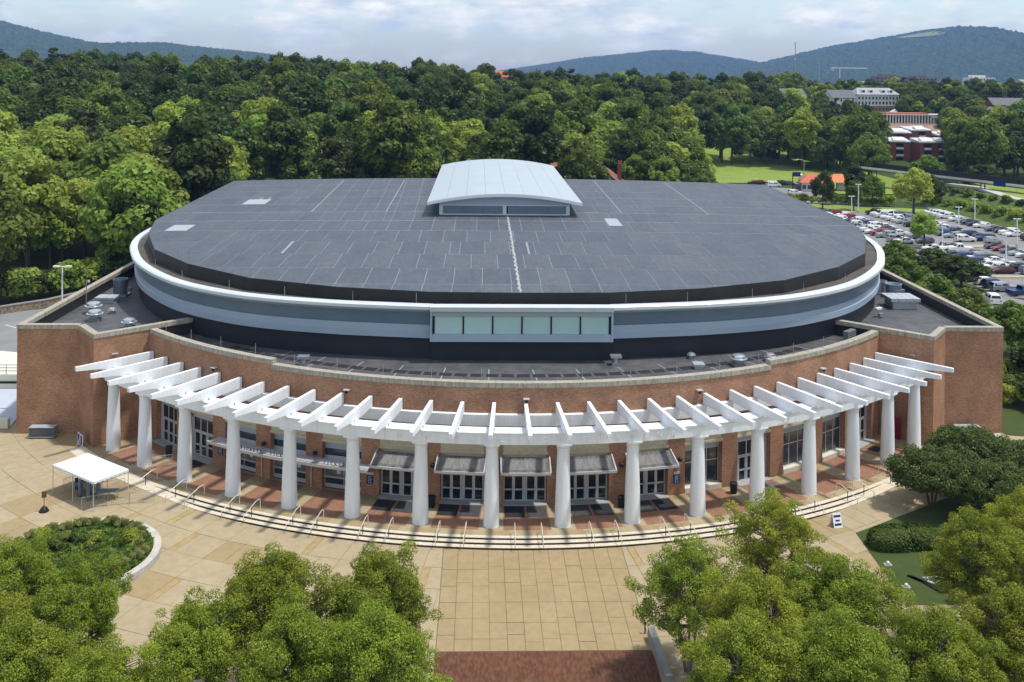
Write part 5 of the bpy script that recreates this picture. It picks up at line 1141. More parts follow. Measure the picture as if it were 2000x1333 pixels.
b = MB(); b.quad((200, 318, 3), (246, 318, 3.4), (246, 366.9, 13.9), (202, 366.9, 13.5)); structure('bare_slope', b, mat('bare earth slope', (.27, .16, .09), (.38, .26, .16), .15, c3=(.2, .1, .06), scale3=.6))
# brick apartment blocks with balconies
def flats(x, y, z, rz, w_, d_, n, cols, label):
    o = thing('apartment_block', label, 'building', (x, y, z), rz, 'brick apartment blocks'); h = 3.0 * n
    MB().box(-w_ / 2, w_ / 2, -d_ / 2, d_ / 2, -4, h).build('wall', HB, o)
    b = MB(); b.hexa([(-w_ / 2 - .3, -d_ / 2 - .3, h + .02), (w_ / 2 + .3, -d_ / 2 - .3, h + .02), (w_ / 2 + .3, d_ / 2, h + .02), (-w_ / 2 - .3, d_ / 2, h + .02), (-w_ / 2 - .3, -d_ / 2 - .3, h + .5), (w_ / 2 + .3, -d_ / 2 - .3, h + .5), (w_ / 2 + .3, d_ / 2, h + 1.7), (-w_ / 2 - .3, d_ / 2, h + 1.7)]); rf = b.build('roof', RP, o)
    for c in range(cols):
        x0 = -w_ / 2 + w_ * (c + .5) / cols
        for r in range(n):
            wd_ = MB().box(x0 - 1.6, x0 + 1.6, -d_ / 2 - .06, -d_ / 2 - .01, 3 * r + .9, 3 * r + 2.6).build('window', DARKWIN, o)
            for s in (-.8, .8): MB().box(x0 + s - .72, x0 + s + .72, -d_ / 2 - .5, -d_ / 2 - .07, 3 * r + .1, 3 * r + .95).build('balcony', HW, wd_)
        b = MB(); b.hexa([(x0 - 2.4, -d_ / 2 + .3, h + .6), (x0 + 2.4, -d_ / 2 + .3, h + .6), (x0 + 2.4, -d_ / 2 + 3.6, h + 1.2), (x0 - 2.4, -d_ / 2 + 3.6, h + 1.2), (x0 - 2.4, -d_ / 2 + .3, h + .9), (x0 + 2.4, -d_ / 2 + .3, h + .9), (x0 + 2.4, -d_ / 2 + 3.6, h + 2.2), (x0 - 2.4, -d_ / 2 + 3.6, h + 2.2)]); b.build('skylight_hood', RP if c % 2 else HW, rf)
flats(191, 272, 1.8, R_(2), 19, 9, 3, 3, 'brick apartment block with white balconies, nearest of the group'); flats(176.5, 279, 1.5, R_(-6), 8.5, 9, 3, 1, 'narrow brick apartment block at the left of the group'); flats(192.5, 296, 5.5, R_(12), 10, 9, 3, 1, 'brick apartment block with pale sloping roof behind the nearest one'); flats(182, 292, 4.5, R_(0), 10, 8, 3, 1, 'brick apartment block with white roof behind the narrow one'); flats(203, 293, 3.5, R_(5), 8, 8, 3, 1, 'brick apartment block at the right rear of the group')
house('brick_hall', 'long dark roofed brick hall with white columns at the right edge', 301, 409, 16.5, R_(-6), 30, 14, 7, 3.6, HB, RG, (), 1, 9, 'building', gable_y=False); house('brick_hall', 'low brick annex left of the brick hall at right edge', 284, 402, 16, R_(-6), 16, 10, 4.6, 1.6, HB, RG, (), 1, 4, 'building', gable_y=False)
house('white_shed', 'small white house on the slope above the arcade', 232, 402, 15.5, .3, 9, 7, 3.6, 1.6, HW, RP, (), 1, 2)
# far town
for x, y, z, w_, h, m_, lab in ((620, 1338, 20, 50, 19, mat('far brick', (.20, .13, .12)), 'far brown flat-roofed block below the mountain, left one'), (672, 1350, 20, 46, 18, MATS['far brick'], 'far brown flat-roofed block below the mountain, right one'), (655, 1137, 20, 34, 19, HW, 'far white flat-roofed building right of the tall round tree'), (740, 1160, 20, 46, 14, HW, 'far white building at the right image edge'), (395, 900, 18, 40, 12, HW, 'far white roofs left of the white hall'), (452, 1000, 18, 60, 12, RP, 'far pale warehouse roof above the white hall')):
    o = thing('far_building', lab, 'building', (x, y, z), 0, 'buildings of the far town'); MB().box(-w_ / 2, w_ / 2, -10, 10, -20, h).build('wall', m_, o); MB().box(-w_ / 3, w_ / 6, -6, 6, h + .01, h + 3).build('roof_plant', m_, o)
    for r in range(3):
        for c in range(8): MB().box(-w_ / 2 + w_ * (c + .25) / 8, -w_ / 2 + w_ * (c + .75) / 8, -10.2, -10.05, h - 4 - 4.5 * r, h - 2 - 4.5 * r).build('window', DARKWIN, o)
o = thing('tower_crane', 'white tower crane with long jib below the mountain', 'crane', (801, 2033, 0)); MB().box(-.8, .8, -.8, .8, -10, 56).build('mast', HW, o); MB().tube([(-20, 0, 57), (62, 0, 57)], 1.1, 4).build('jib', HW, o); MB().box(-20, -13, -2, 2, 50, 56).build('counterweight', mat('crane weight', (.4, .4, .4)), o)
o = thing('radio_mast', 'thin lattice radio mast in front of the mountain', 'mast', (797, 2333, 0)); MB().tube([(0, 0, -10), (0, 0, 125)], .9, 4).build('mast', mat('mast steel', (.32, .3, .3)), o)
for z in (40, 80, 120): MB().box(-2, 2, -2, 2, z, z + 2).build('antenna', HW, o)
o = thing('radio_mast', 'shorter communications mast with dish beside the thin one', 'mast', (812, 2200, 0)); MB().tube([(0, 0, -10), (0, 0, 72)], 1.1, 4).build('mast', MATS['mast steel'], o); MB().revolve([(.3, 0), (2.2, 1), (2.4, 1.4)], 10, 0, 0, 68).build('antenna', HW, o)
# ------------------------------------------------------------------ mountains
WOODFAR = mat('wooded mountain', (.024, .048, .014), (.055, .092, .024), .018, rough=1, c3=(.006, .014, .005), scale3=.06, f3=.5, detail=8)
def mountain(name, crest, front, back, nu, nv, seed):
    """crest: (x,y,z) points from left to right; slopes fall towards the camera and behind; tree-sized bumps on top"""
    rg = np.random.default_rng(seed); cx = np.array([c[0] for c in crest]); tt_ = np.linspace(0, 1, nu); X0 = np.interp(tt_, np.linspace(0, 1, len(crest)), cx)
    X0 = np.linspace(cx[0], cx[-1], nu); Y0 = np.interp(X0, cx, [c[1] for c in crest]); Z0 = np.interp(X0, cx, [c[2] for c in crest])
    k = np.ones(25) / 25; Zs = np.convolve(np.pad(Z0, 12, 'edge'), k, 'valid'); b = MB(); v = np.zeros((nv, nu, 3)); spur = np.convolve(rg.normal(size=nu + 60), np.ones(61) / 61, 'valid')[:nu] * 5
    for j in range(nv):
        u = j / (nv - 1) * 1.12                       # 1 = crest
        y = Y0 - front * (1 - u) if u <= 1 else Y0 + back * (u - 1) / .12
        prof = np.sin(min(u, 1) * math.pi / 2) ** 1.25 if u <= 1 else 1 - ((u - 1) / .12) ** 1.3 * .8
        z = Zs * prof + spur * Zs * .10 * math.sin(min(u, 1) * math.pi) - 8
        v[j, :, 0] = X0 * (1 - .10 * (1 - min(u, 1))) + rg.normal(size=nu) * 1.2; v[j, :, 1] = y; v[j, :, 2] = z + rg.uniform(0, 1, nu) ** 2 * 17
    me = bpy.data.meshes.new(name); me.vertices.add(nv * nu); me.vertices.foreach_set('co', v.reshape(-1)); jj, ii = np.meshgrid(np.arange(nv - 1), np.arange(nu - 1), indexing='ij'); a = (jj * nu + ii).ravel()
    q = np.stack([a, a + 1, a + nu + 1, a + nu], 1).ravel(); nf = len(a); me.loops.add(nf * 4); me.loops.foreach_set('vertex_index', q); me.polygons.add(nf); me.polygons.foreach_set('loop_start', np.arange(nf) * 4); me.update(); me.validate(); me.materials.append(WOODFAR)
    return tag(link(name, me), kind='structure')
mountain('mountain_right', [(900, 5830, 30), (1400, 5815, 70), (1691, 5805, 106), (1940, 5797, 172), (2180, 5790, 228), (2438, 5780, 272), (2640, 5775, 308), (2781, 5769, 316), (2950, 5765, 300), (3093, 5759, 281), (3312, 5752, 268), (3700, 5745, 225), (4300, 5740, 120)], 2600, 900, 800, 110, 1)
mountain('hills_middle', [(100, 7300, 40), (536, 7300, 110), (760, 7300, 150), (1000, 7295, 178), (1330, 7290, 214), (1600, 7290, 208), (1850, 7285, 165), (2110, 7285, 125), (2500, 7280, 80)], 2600, 900, 620, 80, 2)
mountain('mountain_left', [(-3600, 4960, 330), (-2900, 4950, 315), (-2442, 4942, 272), (-2181, 4933, 206), (-1921, 4924, 155), (-1700, 4920, 152), (-1530, 4911, 155), (-1330, 4905, 138), (-1140, 4898, 120), (-900, 4890, 96), (-723, 4885, 72), (-480, 4880, 45), (-150, 4875, 10)], 2300, 800, 800, 100, 3)
mw = MB()
for i in range(12):                                   # pale cleared meadow just below the crest of the right mountain
    for j in range(5):
        q = []
        for ii, jj in ((i, j), (i + 1, j), (i + 1, j + 1), (i, j + 1)):
            x = 2380 + 300 * ii / 12; taper = .35 + .65 * math.sin(math.pi * min(1, (ii + .6) / 12)); u = .83 - .10 * taper * (1 - jj / 5); zc_ = np.interp(x, [2180, 2438, 2640, 2781], [228, 272, 308, 316])
            q.append((x * (1 - .1 * (1 - u)), 5778 - 2600 * (1 - u), zc_ * math.sin(u * math.pi / 2) ** 1.25 + 11))
        mw.face(q)
structure('hill_meadow', mw, mat('pale meadow', (.16, .19, .06), (.22, .24, .08), .01, rough=1))

# ------------------------------------------------------------------ foliage
def leafmat(name, c0, c1, var=.25, trans=.35, hue=(.475, .515)):
    M = bpy.data.materials.new(name); M.use_nodes = True; t = M.node_tree; t.nodes.clear(); o = t.nodes.new('ShaderNodeOutputMaterial')
    at = t.nodes.new('ShaderNodeAttribute'); at.attribute_name = 'tone'; x = t.nodes.new('ShaderNodeMix'); x.data_type = 'RGBA'; t.links.new(at.outputs['Fac'], x.inputs[0]); x.inputs[6].default_value = (*c0, 1); x.inputs[7].default_value = (*c1, 1)
    oi = t.nodes.new('ShaderNodeObjectInfo'); hs = t.nodes.new('ShaderNodeHueSaturation'); t.links.new(x.outputs[2], hs.inputs['Color'])
    r = t.nodes.new('ShaderNodeMapRange'); r.inputs[3].default_value = 1 - var; r.inputs[4].default_value = 1 + var; t.links.new(oi.outputs['Random'], r.inputs[0]); t.links.new(r.outputs[0], hs.inputs['Value'])
    m7 = t.nodes.new('ShaderNodeMath'); m7.operation = 'MULTIPLY'; m7.inputs[1].default_value = 7.31; t.links.new(oi.outputs['Random'], m7.inputs[0]); fr = t.nodes.new('ShaderNodeMath'); fr.operation = 'FRACT'; t.links.new(m7.outputs[0], fr.inputs[0])
    r2 = t.nodes.new('ShaderNodeMapRange'); r2.inputs[3].default_value = hue[0]; r2.inputs[4].default_value = hue[1]; t.links.new(fr.outputs[0], r2.inputs[0]); t.links.new(r2.outputs[0], hs.inputs['Hue'])
    d = t.nodes.new('ShaderNodeBsdfDiffuse'); tr = t.nodes.new('ShaderNodeBsdfTranslucent'); ms = t.nodes.new('ShaderNodeMixShader'); ms.inputs[0].default_value = trans
    t.links.new(hs.outputs[0], d.inputs[0]); t.links.new(hs.outputs[0], tr.inputs[0]); t.links.new(d.outputs[0], ms.inputs[1]); t.links.new(tr.outputs[0], ms.inputs[2])
    gl = t.nodes.new('ShaderNodeBsdfGlossy'); gl.inputs['Roughness'].default_value = .45; gl.inputs[0].default_value = (.8, .85, .7, 1); ms2 = t.nodes.new('ShaderNodeMixShader'); ms2.inputs[0].default_value = .015; t.links.new(ms.outputs[0], ms2.inputs[1]); t.links.new(gl.outputs[0], ms2.inputs[2]); t.links.new(ms2.outputs[0], o.inputs[0])
    MATS[name] = M; return M
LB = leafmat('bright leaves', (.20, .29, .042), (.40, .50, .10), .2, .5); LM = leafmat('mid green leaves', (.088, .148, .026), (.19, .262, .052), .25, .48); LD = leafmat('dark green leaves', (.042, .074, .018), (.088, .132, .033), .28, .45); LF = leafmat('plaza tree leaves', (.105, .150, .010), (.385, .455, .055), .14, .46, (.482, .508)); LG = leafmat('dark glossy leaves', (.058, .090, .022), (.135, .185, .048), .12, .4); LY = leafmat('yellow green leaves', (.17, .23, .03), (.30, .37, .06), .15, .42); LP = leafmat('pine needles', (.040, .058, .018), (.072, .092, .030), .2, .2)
BARK = mat('bark', (.07, .055, .04), (.11, .09, .07), 2, rough=.95); BARKL = mat('pale bark', (.22, .19, .15), (.13, .11, .09), 2, rough=.9)
def cards(name, P, Nn, size, m_, seed, tone, aspect=1.5):
    """one mesh of leaf-sized diamond faces at P facing Nn"""
    rg = np.random.default_rng(seed); n = len(P); Nn = Nn / np.linalg.norm(Nn, axis=1)[:, None]; rv = rg.normal(size=(n, 3)); u = np.cross(Nn, rv); u /= np.linalg.norm(u, axis=1)[:, None]; w_ = np.cross(Nn, u)
    s = (size * rg.uniform(.6, 1.35, n))[:, None]; V = np.empty((n, 4, 3)); V[:, 0] = P - u * s * aspect * .5; V[:, 1] = P - w_ * s * .5 + Nn * s * .12; V[:, 2] = P + u * s * aspect * .5; V[:, 3] = P + w_ * s * .5 + Nn * s * .12
    me = bpy.data.meshes.new(name); me.vertices.add(n * 4); me.vertices.foreach_set('co', V.reshape(-1)); me.loops.add(n * 4); me.loops.foreach_set('vertex_index', np.arange(n * 4)); me.polygons.add(n); me.polygons.foreach_set('loop_start', np.arange(n) * 4); me.update()
    a = me.attributes.new('tone', 'FLOAT', 'FACE'); a.data.foreach_set('value', np.clip(tone, 0, 1).astype(np.float32)); me.materials.append(m_); return me
def crown_points(seed, z0, z1, R, nb, br, nl, top=.5, squash=.8, shape='round'):
    rg = np.random.default_rng(seed); C = []
    while len(C) < nb:
        d = rg.normal(size=3); d /= np.linalg.norm(d); rr_ = rg.uniform(.45, 1) ** .5
        if shape == 'wispy' and rg.uniform() < .16: rr_ = rg.uniform(1.0, 1.22)
        p = d * rr_
        if p[2] < -.55: continue
        zz = (p[2] + 1) / 2
        if shape == 'tall': wdt = .72 + .28 * math.sin(math.pi * min(1, zz * .95))
        elif shape == 'wispy': wdt = .72 + .34 * math.sin(5 * math.atan2(p[1], p[0]) + seed) * math.sin(3.1 * zz + seed) + .22 * math.sin(2 * math.atan2(p[1], p[0]) + 2 * seed)
        elif shape == 'cone': wdt = 1.05 - .8 * zz
        else: wdt = 1.0
        C.append((p[0] * R * .8 * wdt, p[1] * R * .8 * wdt, z0 + (z1 - z0) * (.06 + .86 * zz ** .85)))
    C = np.array(C); B = rg.uniform(br[0], br[1], nb); w_ = B ** 2; idx = rg.choice(nb, nl, p=w_ / w_.sum()); d = rg.normal(size=(nl, 3)); d[:, 2] = d[:, 2] * .9 + .25; d /= np.linalg.norm(d, axis=1)[:, None]
    rad = B[idx] * rg.uniform(.62, 1.05, nl); P = C[idx] + d * rad[:, None] * np.array([1, 1, squash]); Nn = d + rg.normal(size=(nl, 3)) * .45 + np.array([0, 0, .35]); bt = rg.uniform(0, 1, nb)
    tone = .45 * bt[idx] + .55 * rg.uniform(0, 1, nl); return P, Nn, tone, C, B
def trunk_mesh(name, seed, H, r, C, m_, nlimb=7, z_split=.35, thin=.06):
    rg = random.Random(seed); b = MB(); zt = C[:, 2].max() * .8; b.tube([(0, 0, -1), (rg.uniform(-.1, .1), rg.uniform(-.1, .1), H * .2), (rg.uniform(-.3, .3), rg.uniform(-.3, .3), H * .5), (rg.uniform(-.4, .4), rg.uniform(-.4, .4), zt)], [r * 1.25, r, r * .7, r * .15], 7)
    order = list(range(len(C))); rg.shuffle(order)
    for i in order[:nlimb]:
        c = C[i]; s = H * z_split * rg.uniform(.7, 1.4); s = min(s, c[2] * .85); mid = (c[0] * .45, c[1] * .45, s + (c[2] - s) * .6); b.tube([(0, 0, s), mid, tuple(c)], [r * .45, r * .26, thin], 5)
    return b.mesh(name, m_, True)
SHAPES = {}
for sh, (seed, H, z0, R, nb, br, nl, size, kind) in {'broad': (1, 18, 2.0, 8.0, 64, (1.4, 2.4), 6200, .64, 'round'), 'tall': (2, 23, 2.6, 6.2, 64, (1.3, 2.1), 6000, .62, 'tall'), 'round': (3, 15, 1.4, 7.0, 54, (1.3, 2.1), 5400, .58, 'round'), 'lobed': (4, 20, 2.0, 7.4, 46, (1.7, 2.7), 6200, .64, 'tall')}.items():
    P, Nn, tone, C, B = crown_points(seed, z0, H, R, nb, br, nl, shape=kind); SHAPES[sh] = dict(H=H, R=R, P=P, Nn=Nn, tone=tone, size=size, seed=seed, trunk=trunk_mesh('trunk', seed, H, .38, C, BARK, 8))
P, Nn, tone, C, B = crown_points(9, 12, 24, 4.2, 26, (.8, 1.5), 2600, squash=.5); SHAPES['pine'] = dict(H=24, R=4.4, P=P, Nn=Nn, tone=tone, size=.5, seed=9, trunk=trunk_mesh('trunk', 9, 24, .3, C, BARKL, 14, .6))
CROWN = {}
def crown_mesh(sh, m_):
    if (sh, m_.name) not in CROWN: d = SHAPES[sh]; CROWN[(sh, m_.name)] = cards('crown', d['P'], d['Nn'], d['size'], m_, d['seed'], d['tone'])
    return CROWN[(sh, m_.name)]
TONE = {'bright leaves': 'bright green', 'mid green leaves': 'mid green', 'dark green leaves': 'dark green', 'pine needles': 'brownish green', 'yellow green leaves': 'yellow green', 'dark glossy leaves': 'very dark green'}
SHN = {'broad': 'broad', 'tall': 'tall', 'round': 'round', 'lobed': 'billowy', 'pine': 'pine'}
def plant(sh, m_, x, y, s, rz, label, group=None, z=None, name='tree', cat='tree', sz=None):
    o = thing(name, label, cat, (x, y, terrain(x, y) if z is None else z), rz, group); o.scale = (s, s, s if sz is None else sz); link('trunk', SHAPES[sh]['trunk'], o); link('crown', crown_mesh(sh, m_), o); return o

# forest: jittered scatter over the wooded land, largest in view become trees of their own
fr_ = random.Random(5); cand = []
def allowed(x, y, px, D):
    if y < 100 and abs(x) < 62: return False
    if px < 900:
        if x > -84 and y < 26: return False
        if -84 < x < -66 and y < 34: return False
        return y > 14 and not (abs(x) < 60 and y < 106)
    if px < 1372: return y > 112 and not (x > 66 and y < 180) and not (px > 1130 and x > 64 and D < 400 and px > 1345)
    if px < 1570: return D > 402
    if px < 1700: return D > 366 + .2 * (1700 - px)
    if px < 1716: return D > 345
    if px < 1880: return D > 432
    return D > 342
HOLES = [(541, 548, 333, 62), (562, 570, 302, 22), (646, 662, 264, 12), (845, 862, 275, 60), (1082, 1100, 278, 60), (1180, 1215, 275, 60), (940, 985, 420, 110), (1340, 1372, 472, 60), (1725, 1848, 520, 100), (1660, 1756, 604, 90), (1938, 2010, 556, 80), (1630, 1650, 560, 60), (1535, 1556, 560, 60), (1505, 1525, 560, 50)]
step = 7.4
for gx_ in np.arange(-330, 460, step):
    for gy_ in np.arange(14, 670, step):
        x, y = gx_ + fr_.uniform(-3, 3), gy_ + fr_.uniform(-3, 3); D = y - CAM[1]; px = 1000 + FPX * ((x - CAM[0]) / D - YAW)
        if px < -90 or px > 2090 or D > (800 if px > 1480 else 640) or not allowed(x, y, px, D): continue
        rxp = 3.6 * FPX / D
        if any(a - rxp < px < b + rxp and D0 - dd < D < D0 + 9 for a, b, D0, dd in HOLES): continue
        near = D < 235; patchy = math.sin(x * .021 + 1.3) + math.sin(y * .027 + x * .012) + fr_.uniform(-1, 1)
        if px < 900:  # sunlight on near trees, cloud shadow on the far slope put into leaf colour
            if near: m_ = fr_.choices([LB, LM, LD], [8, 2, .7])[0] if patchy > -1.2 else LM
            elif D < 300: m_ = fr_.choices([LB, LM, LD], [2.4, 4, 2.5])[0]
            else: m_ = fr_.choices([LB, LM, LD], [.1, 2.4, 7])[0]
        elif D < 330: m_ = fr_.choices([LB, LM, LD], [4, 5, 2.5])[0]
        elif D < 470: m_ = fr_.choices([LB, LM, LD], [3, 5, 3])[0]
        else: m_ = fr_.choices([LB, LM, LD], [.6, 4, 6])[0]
        sh = fr_.choices(['broad', 'tall', 'round', 'lobed', 'pine'], [4, 4, 4, 4, .9 if px < 250 and near else .15])[0]
        if sh == 'pine': m_ = LP
        s = fr_.choice((fr_.uniform(.7, .95), fr_.uniform(.9, 1.12), fr_.uniform(1.0, 1.32))) * (1.04 if px < 900 else .95)
        if px > 1560 and D > 430: s *= .72
        if px > 1130 and D < 300: s *= .85
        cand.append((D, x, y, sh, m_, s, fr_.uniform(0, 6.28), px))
for q in range(900):                                  # understorey that closes the edges of the wood
    x, y = fr_.uniform(-300, 400), fr_.uniform(16, 330); D = y - CAM[1]; px = 1000 + FPX * ((x - CAM[0]) / D - YAW)
    if px < -60 or px > 2060 or not allowed(x, y, px, D): continue
    if any(a - 10 < px < b + 10 and D0 - dd < D < D0 + 9 for a, b, D0, dd in HOLES): continue
    cand.append((D, x, y, fr_.choice(['round', 'broad']), fr_.choice([LM, LM, LB, LD]), fr_.uniform(.3, .5), fr_.uniform(0, 6.28), px))
# which crowns show: paint them front to back over a coarse frame
W4, H4 = 520, 340; mask = np.zeros((H4, W4), bool); gxx = np.arange(W4)[None, :] * 4 - 40; gyy = np.arange(H4)[:, None] * 4
line = np.interp(np.arange(W4) * 4 - 40, [-40, 30, 250, 255, 300, 470, 860, 870, 975, 1085, 1100, 1470, 1640, 1725, 1730, 1950, 2040], [600, 633, 515, 480, 440, 357, 348, 318, 312, 322, 350, 362, 440, 500, 525, 637, 640]); mask |= gyy > line[None, :]
cand.sort(key=lambda c: c[0]); vis = []
for c in cand:
    D, x, y, sh, m_, s, rz, px = c; H = SHAPES[sh]['H'] * s; Rr_ = SHAPES[sh]['R'] * s; z = terrain(x, y); _, yt, _ = project((x, y, z + H)); _, yb, _ = project((x, y, z + H * .25)); rx = Rr_ * FPX / D; ell = ((gxx - px) / rx) ** 2 + ((gyy - (yt + yb) / 2) / ((yb - yt) / 2 + 1)) ** 2 < 1
    new = ell & ~mask; n = int(new.sum()); mask |= ell; vis.append(n)
order = sorted(range(len(cand)), key=lambda i: -vis[i]); single = [i for i in order[:300] if vis[i] > 4]; far = [i for i in order[300:] if vis[i] > 0]
ZONES = [(130, 'at the far left edge'), (255, 'left of the arena'), (480, "behind the roof's left end"), (660, 'behind the left roof edge'), (860, 'just left of the monitor'), (1100, 'behind the monitor'), (1240, 'just right of the monitor'), (1375, 'left of the lawn'), (1570, 'behind the lawn'), (1760, 'behind the restaurant'), (1890, 'around the apartments'), (9999, 'at the far right edge')]
count = {}; keyed = []
for i in single:
    D, x, y, sh, m_, s, rz, px = cand[i]; zone = next(n for e, n in ZONES if px < e); tier = 'near' if D < 235 else ('mid-slope' if D < 380 else 'hilltop'); keyed.append(((TONE[m_.name], SHN[sh], tier, zone), px, i))
keyed.sort(key=lambda k: (k[0], k[1])); first_of = {}
tot = {}
for k in keyed: tot[k[0]] = tot.get(k[0], 0) + 1
for key, px, i in keyed:
    count[key] = count.get(key, 0) + 1; D, x, y, sh, m_, s, rz, _ = cand[i]; lab = '%s %s %s tree %s' % (key[0], key[1], key[2], key[3])
    if tot[key] > 1: lab += ', %s from the left' % ordinal(count[key])
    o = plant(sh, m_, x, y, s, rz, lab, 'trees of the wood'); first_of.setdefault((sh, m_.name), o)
# the rest of the wood as one mass of the same crowns
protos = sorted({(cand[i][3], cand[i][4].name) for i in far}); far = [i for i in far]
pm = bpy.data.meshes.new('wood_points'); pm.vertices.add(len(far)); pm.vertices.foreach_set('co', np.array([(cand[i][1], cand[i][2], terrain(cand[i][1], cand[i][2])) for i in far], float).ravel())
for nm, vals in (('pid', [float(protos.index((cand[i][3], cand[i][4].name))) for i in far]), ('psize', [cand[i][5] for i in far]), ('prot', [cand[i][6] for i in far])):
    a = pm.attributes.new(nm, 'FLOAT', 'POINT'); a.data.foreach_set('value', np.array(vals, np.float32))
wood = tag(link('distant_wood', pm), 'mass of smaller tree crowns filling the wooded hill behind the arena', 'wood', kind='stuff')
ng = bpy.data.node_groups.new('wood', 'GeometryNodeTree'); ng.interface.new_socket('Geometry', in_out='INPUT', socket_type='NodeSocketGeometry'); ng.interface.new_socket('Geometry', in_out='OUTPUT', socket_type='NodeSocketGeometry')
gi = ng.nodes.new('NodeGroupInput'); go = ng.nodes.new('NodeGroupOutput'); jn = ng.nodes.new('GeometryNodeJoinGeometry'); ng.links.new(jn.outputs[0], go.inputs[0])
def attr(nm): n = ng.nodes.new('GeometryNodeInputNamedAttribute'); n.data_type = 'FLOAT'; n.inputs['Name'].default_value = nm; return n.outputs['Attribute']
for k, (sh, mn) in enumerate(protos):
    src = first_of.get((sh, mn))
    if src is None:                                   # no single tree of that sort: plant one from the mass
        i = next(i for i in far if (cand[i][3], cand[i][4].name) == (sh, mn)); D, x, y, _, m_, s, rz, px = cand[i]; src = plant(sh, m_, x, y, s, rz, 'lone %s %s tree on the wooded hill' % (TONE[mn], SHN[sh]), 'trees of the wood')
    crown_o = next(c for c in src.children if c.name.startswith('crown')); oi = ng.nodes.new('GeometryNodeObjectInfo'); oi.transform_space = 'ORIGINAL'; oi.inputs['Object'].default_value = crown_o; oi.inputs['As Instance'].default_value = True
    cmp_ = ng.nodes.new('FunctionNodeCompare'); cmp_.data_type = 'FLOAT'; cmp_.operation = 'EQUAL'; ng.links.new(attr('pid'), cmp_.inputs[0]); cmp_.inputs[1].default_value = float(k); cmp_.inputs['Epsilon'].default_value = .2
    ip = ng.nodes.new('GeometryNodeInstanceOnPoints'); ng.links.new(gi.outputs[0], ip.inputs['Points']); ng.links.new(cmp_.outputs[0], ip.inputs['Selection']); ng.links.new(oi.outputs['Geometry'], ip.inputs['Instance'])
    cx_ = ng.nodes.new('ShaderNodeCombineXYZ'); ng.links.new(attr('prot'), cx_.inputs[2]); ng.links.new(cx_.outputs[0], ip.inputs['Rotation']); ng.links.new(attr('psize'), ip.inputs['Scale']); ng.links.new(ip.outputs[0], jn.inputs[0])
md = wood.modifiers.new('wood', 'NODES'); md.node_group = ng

# named trees around the car park and the arena
for sh, m_, x, y, s, sz, lab in (('broad', LB, 118, 131, .80, .74, 'big bright rounded tree at the back of the car park'), ('round', LD, 95.6, 141, .52, .72, 'dark dense tree at the far left corner of the car park'), ('round', LM, 113, 148, .6, .62, 'mid green tree left of the big rounded tree'), ('tall', LD, 109, 152, .6, .55, 'slim dark tree behind the car park light poles'), ('tall', LM, 104, 139, .42, .40, 'thin pale tree beside the dark one at the back of the lot'), ('round', LD, 132, 150, .62, .6, 'dark round tree right of the big rounded tree'), ('broad', LM, 147, 186, .8, .7, 'leafy tree behind the footbridge stairs'), ('broad', LD, 163, 180, .8, .55, 'dark spreading tree right of the footbridge'),
                                 ('lobed', LB, 97, 78.8, .48, .40, 'sparse bright tree on the island between the car blocks'), ('broad', LD, 82.5, 43, .62, .34, 'dark flat-topped tree on the grass island, left one'), ('broad', LD, 83.5, 34.5, .66, .35, 'dark flat-topped tree on the grass island, right one'), ('round', LM, 79.0, 51, .5, .4, 'mid green tree left of the flat-topped trees'),
                                 ('round', LM, 68, 24, .62, .55, 'mid green tree beyond the right wing, farthest of four'), ('round', LM, 66, 8, .60, .54, 'mid green tree beyond the right wing, third from the near end'), ('round', LM, 66.5, -1, .56, .53, 'mid green tree beyond the right wing, second from the near end'), ('round', LM, 69, -9, .62, .53, 'mid green tree beyond the right wing, nearest of four'), ('round', LD, 66, -22, .60, .42, 'dark tree at the right edge below the mid green ones'), ('round', LD, 61.5, -29, .42, .30, 'dark low tree touching the right end wall'), ('broad', LM, 72, -18, .6, .5, 'leafy tree cut by the right image edge')):
    plant(sh, m_, x, y, s, x * 1.7, lab, 'trees around the car park', 0.0, sz=sz)
# shrubs: bright row beside the arena, undergrowth at left, right bank
sp, sn, st, sc_, sb_ = crown_points(31, 0.1, 2.6, 1.9, 16, (.5, .9), 1500, squash=.8); SH_ME = {m_.name: cards('foliage', sp, sn, .26, m_, 31, st) for m_ in (LB, LM, LD, LY, LG)}; stem_me = MB().tube([(0, 0, -.3), (.1, 0, 1.2)], .07, 5).mesh('stem', BARK)
def shrub(x, y, z, s, m_, lab, group): o = thing('shrub', lab, 'shrub', (x, y, z), x * 3.1 + y, group); o.scale = (s, s, s); link('foliage', SH_ME[m_.name], o); link('stem', stem_me, o)
n = 0
for i in range(30):
    y = 46 + 3.6 * i; x = 77.0 + (y - 46) * .05 + fr_.uniform(-.8, .8); n += 1; shrub(x, y, 0, fr_.uniform(.9, 1.35), LY if i % 4 else LB, 'bright yellow-green shrub beside the arena lane, %s from the near end' % ordinal(n), 'bright shrubs beside the arena')
for i in range(14): shrub(90 + 2.4 * i * .9, 155 - .6 * i + fr_.uniform(-1, 1), 0, fr_.uniform(.7, 1.2), (LY, LB, LM)[i % 3], 'leafy shrub in the bed before the restaurant, %s from the left' % ordinal(i + 1), 'shrubs before the restaurant')
for i in range(16): shrub(-87 + fr_.uniform(-1.5, 1.5) + i * 1.4 - (i % 2) * 2, 16.5 + i * 1.0 + fr_.uniform(-1, 1), 0.6, fr_.uniform(1.3, 2.1), (LM, LB, LD)[i % 3], 'undergrowth shrub above the stone retaining wall, %s from the left' % ordinal(i + 1), 'shrubs above the retaining wall')
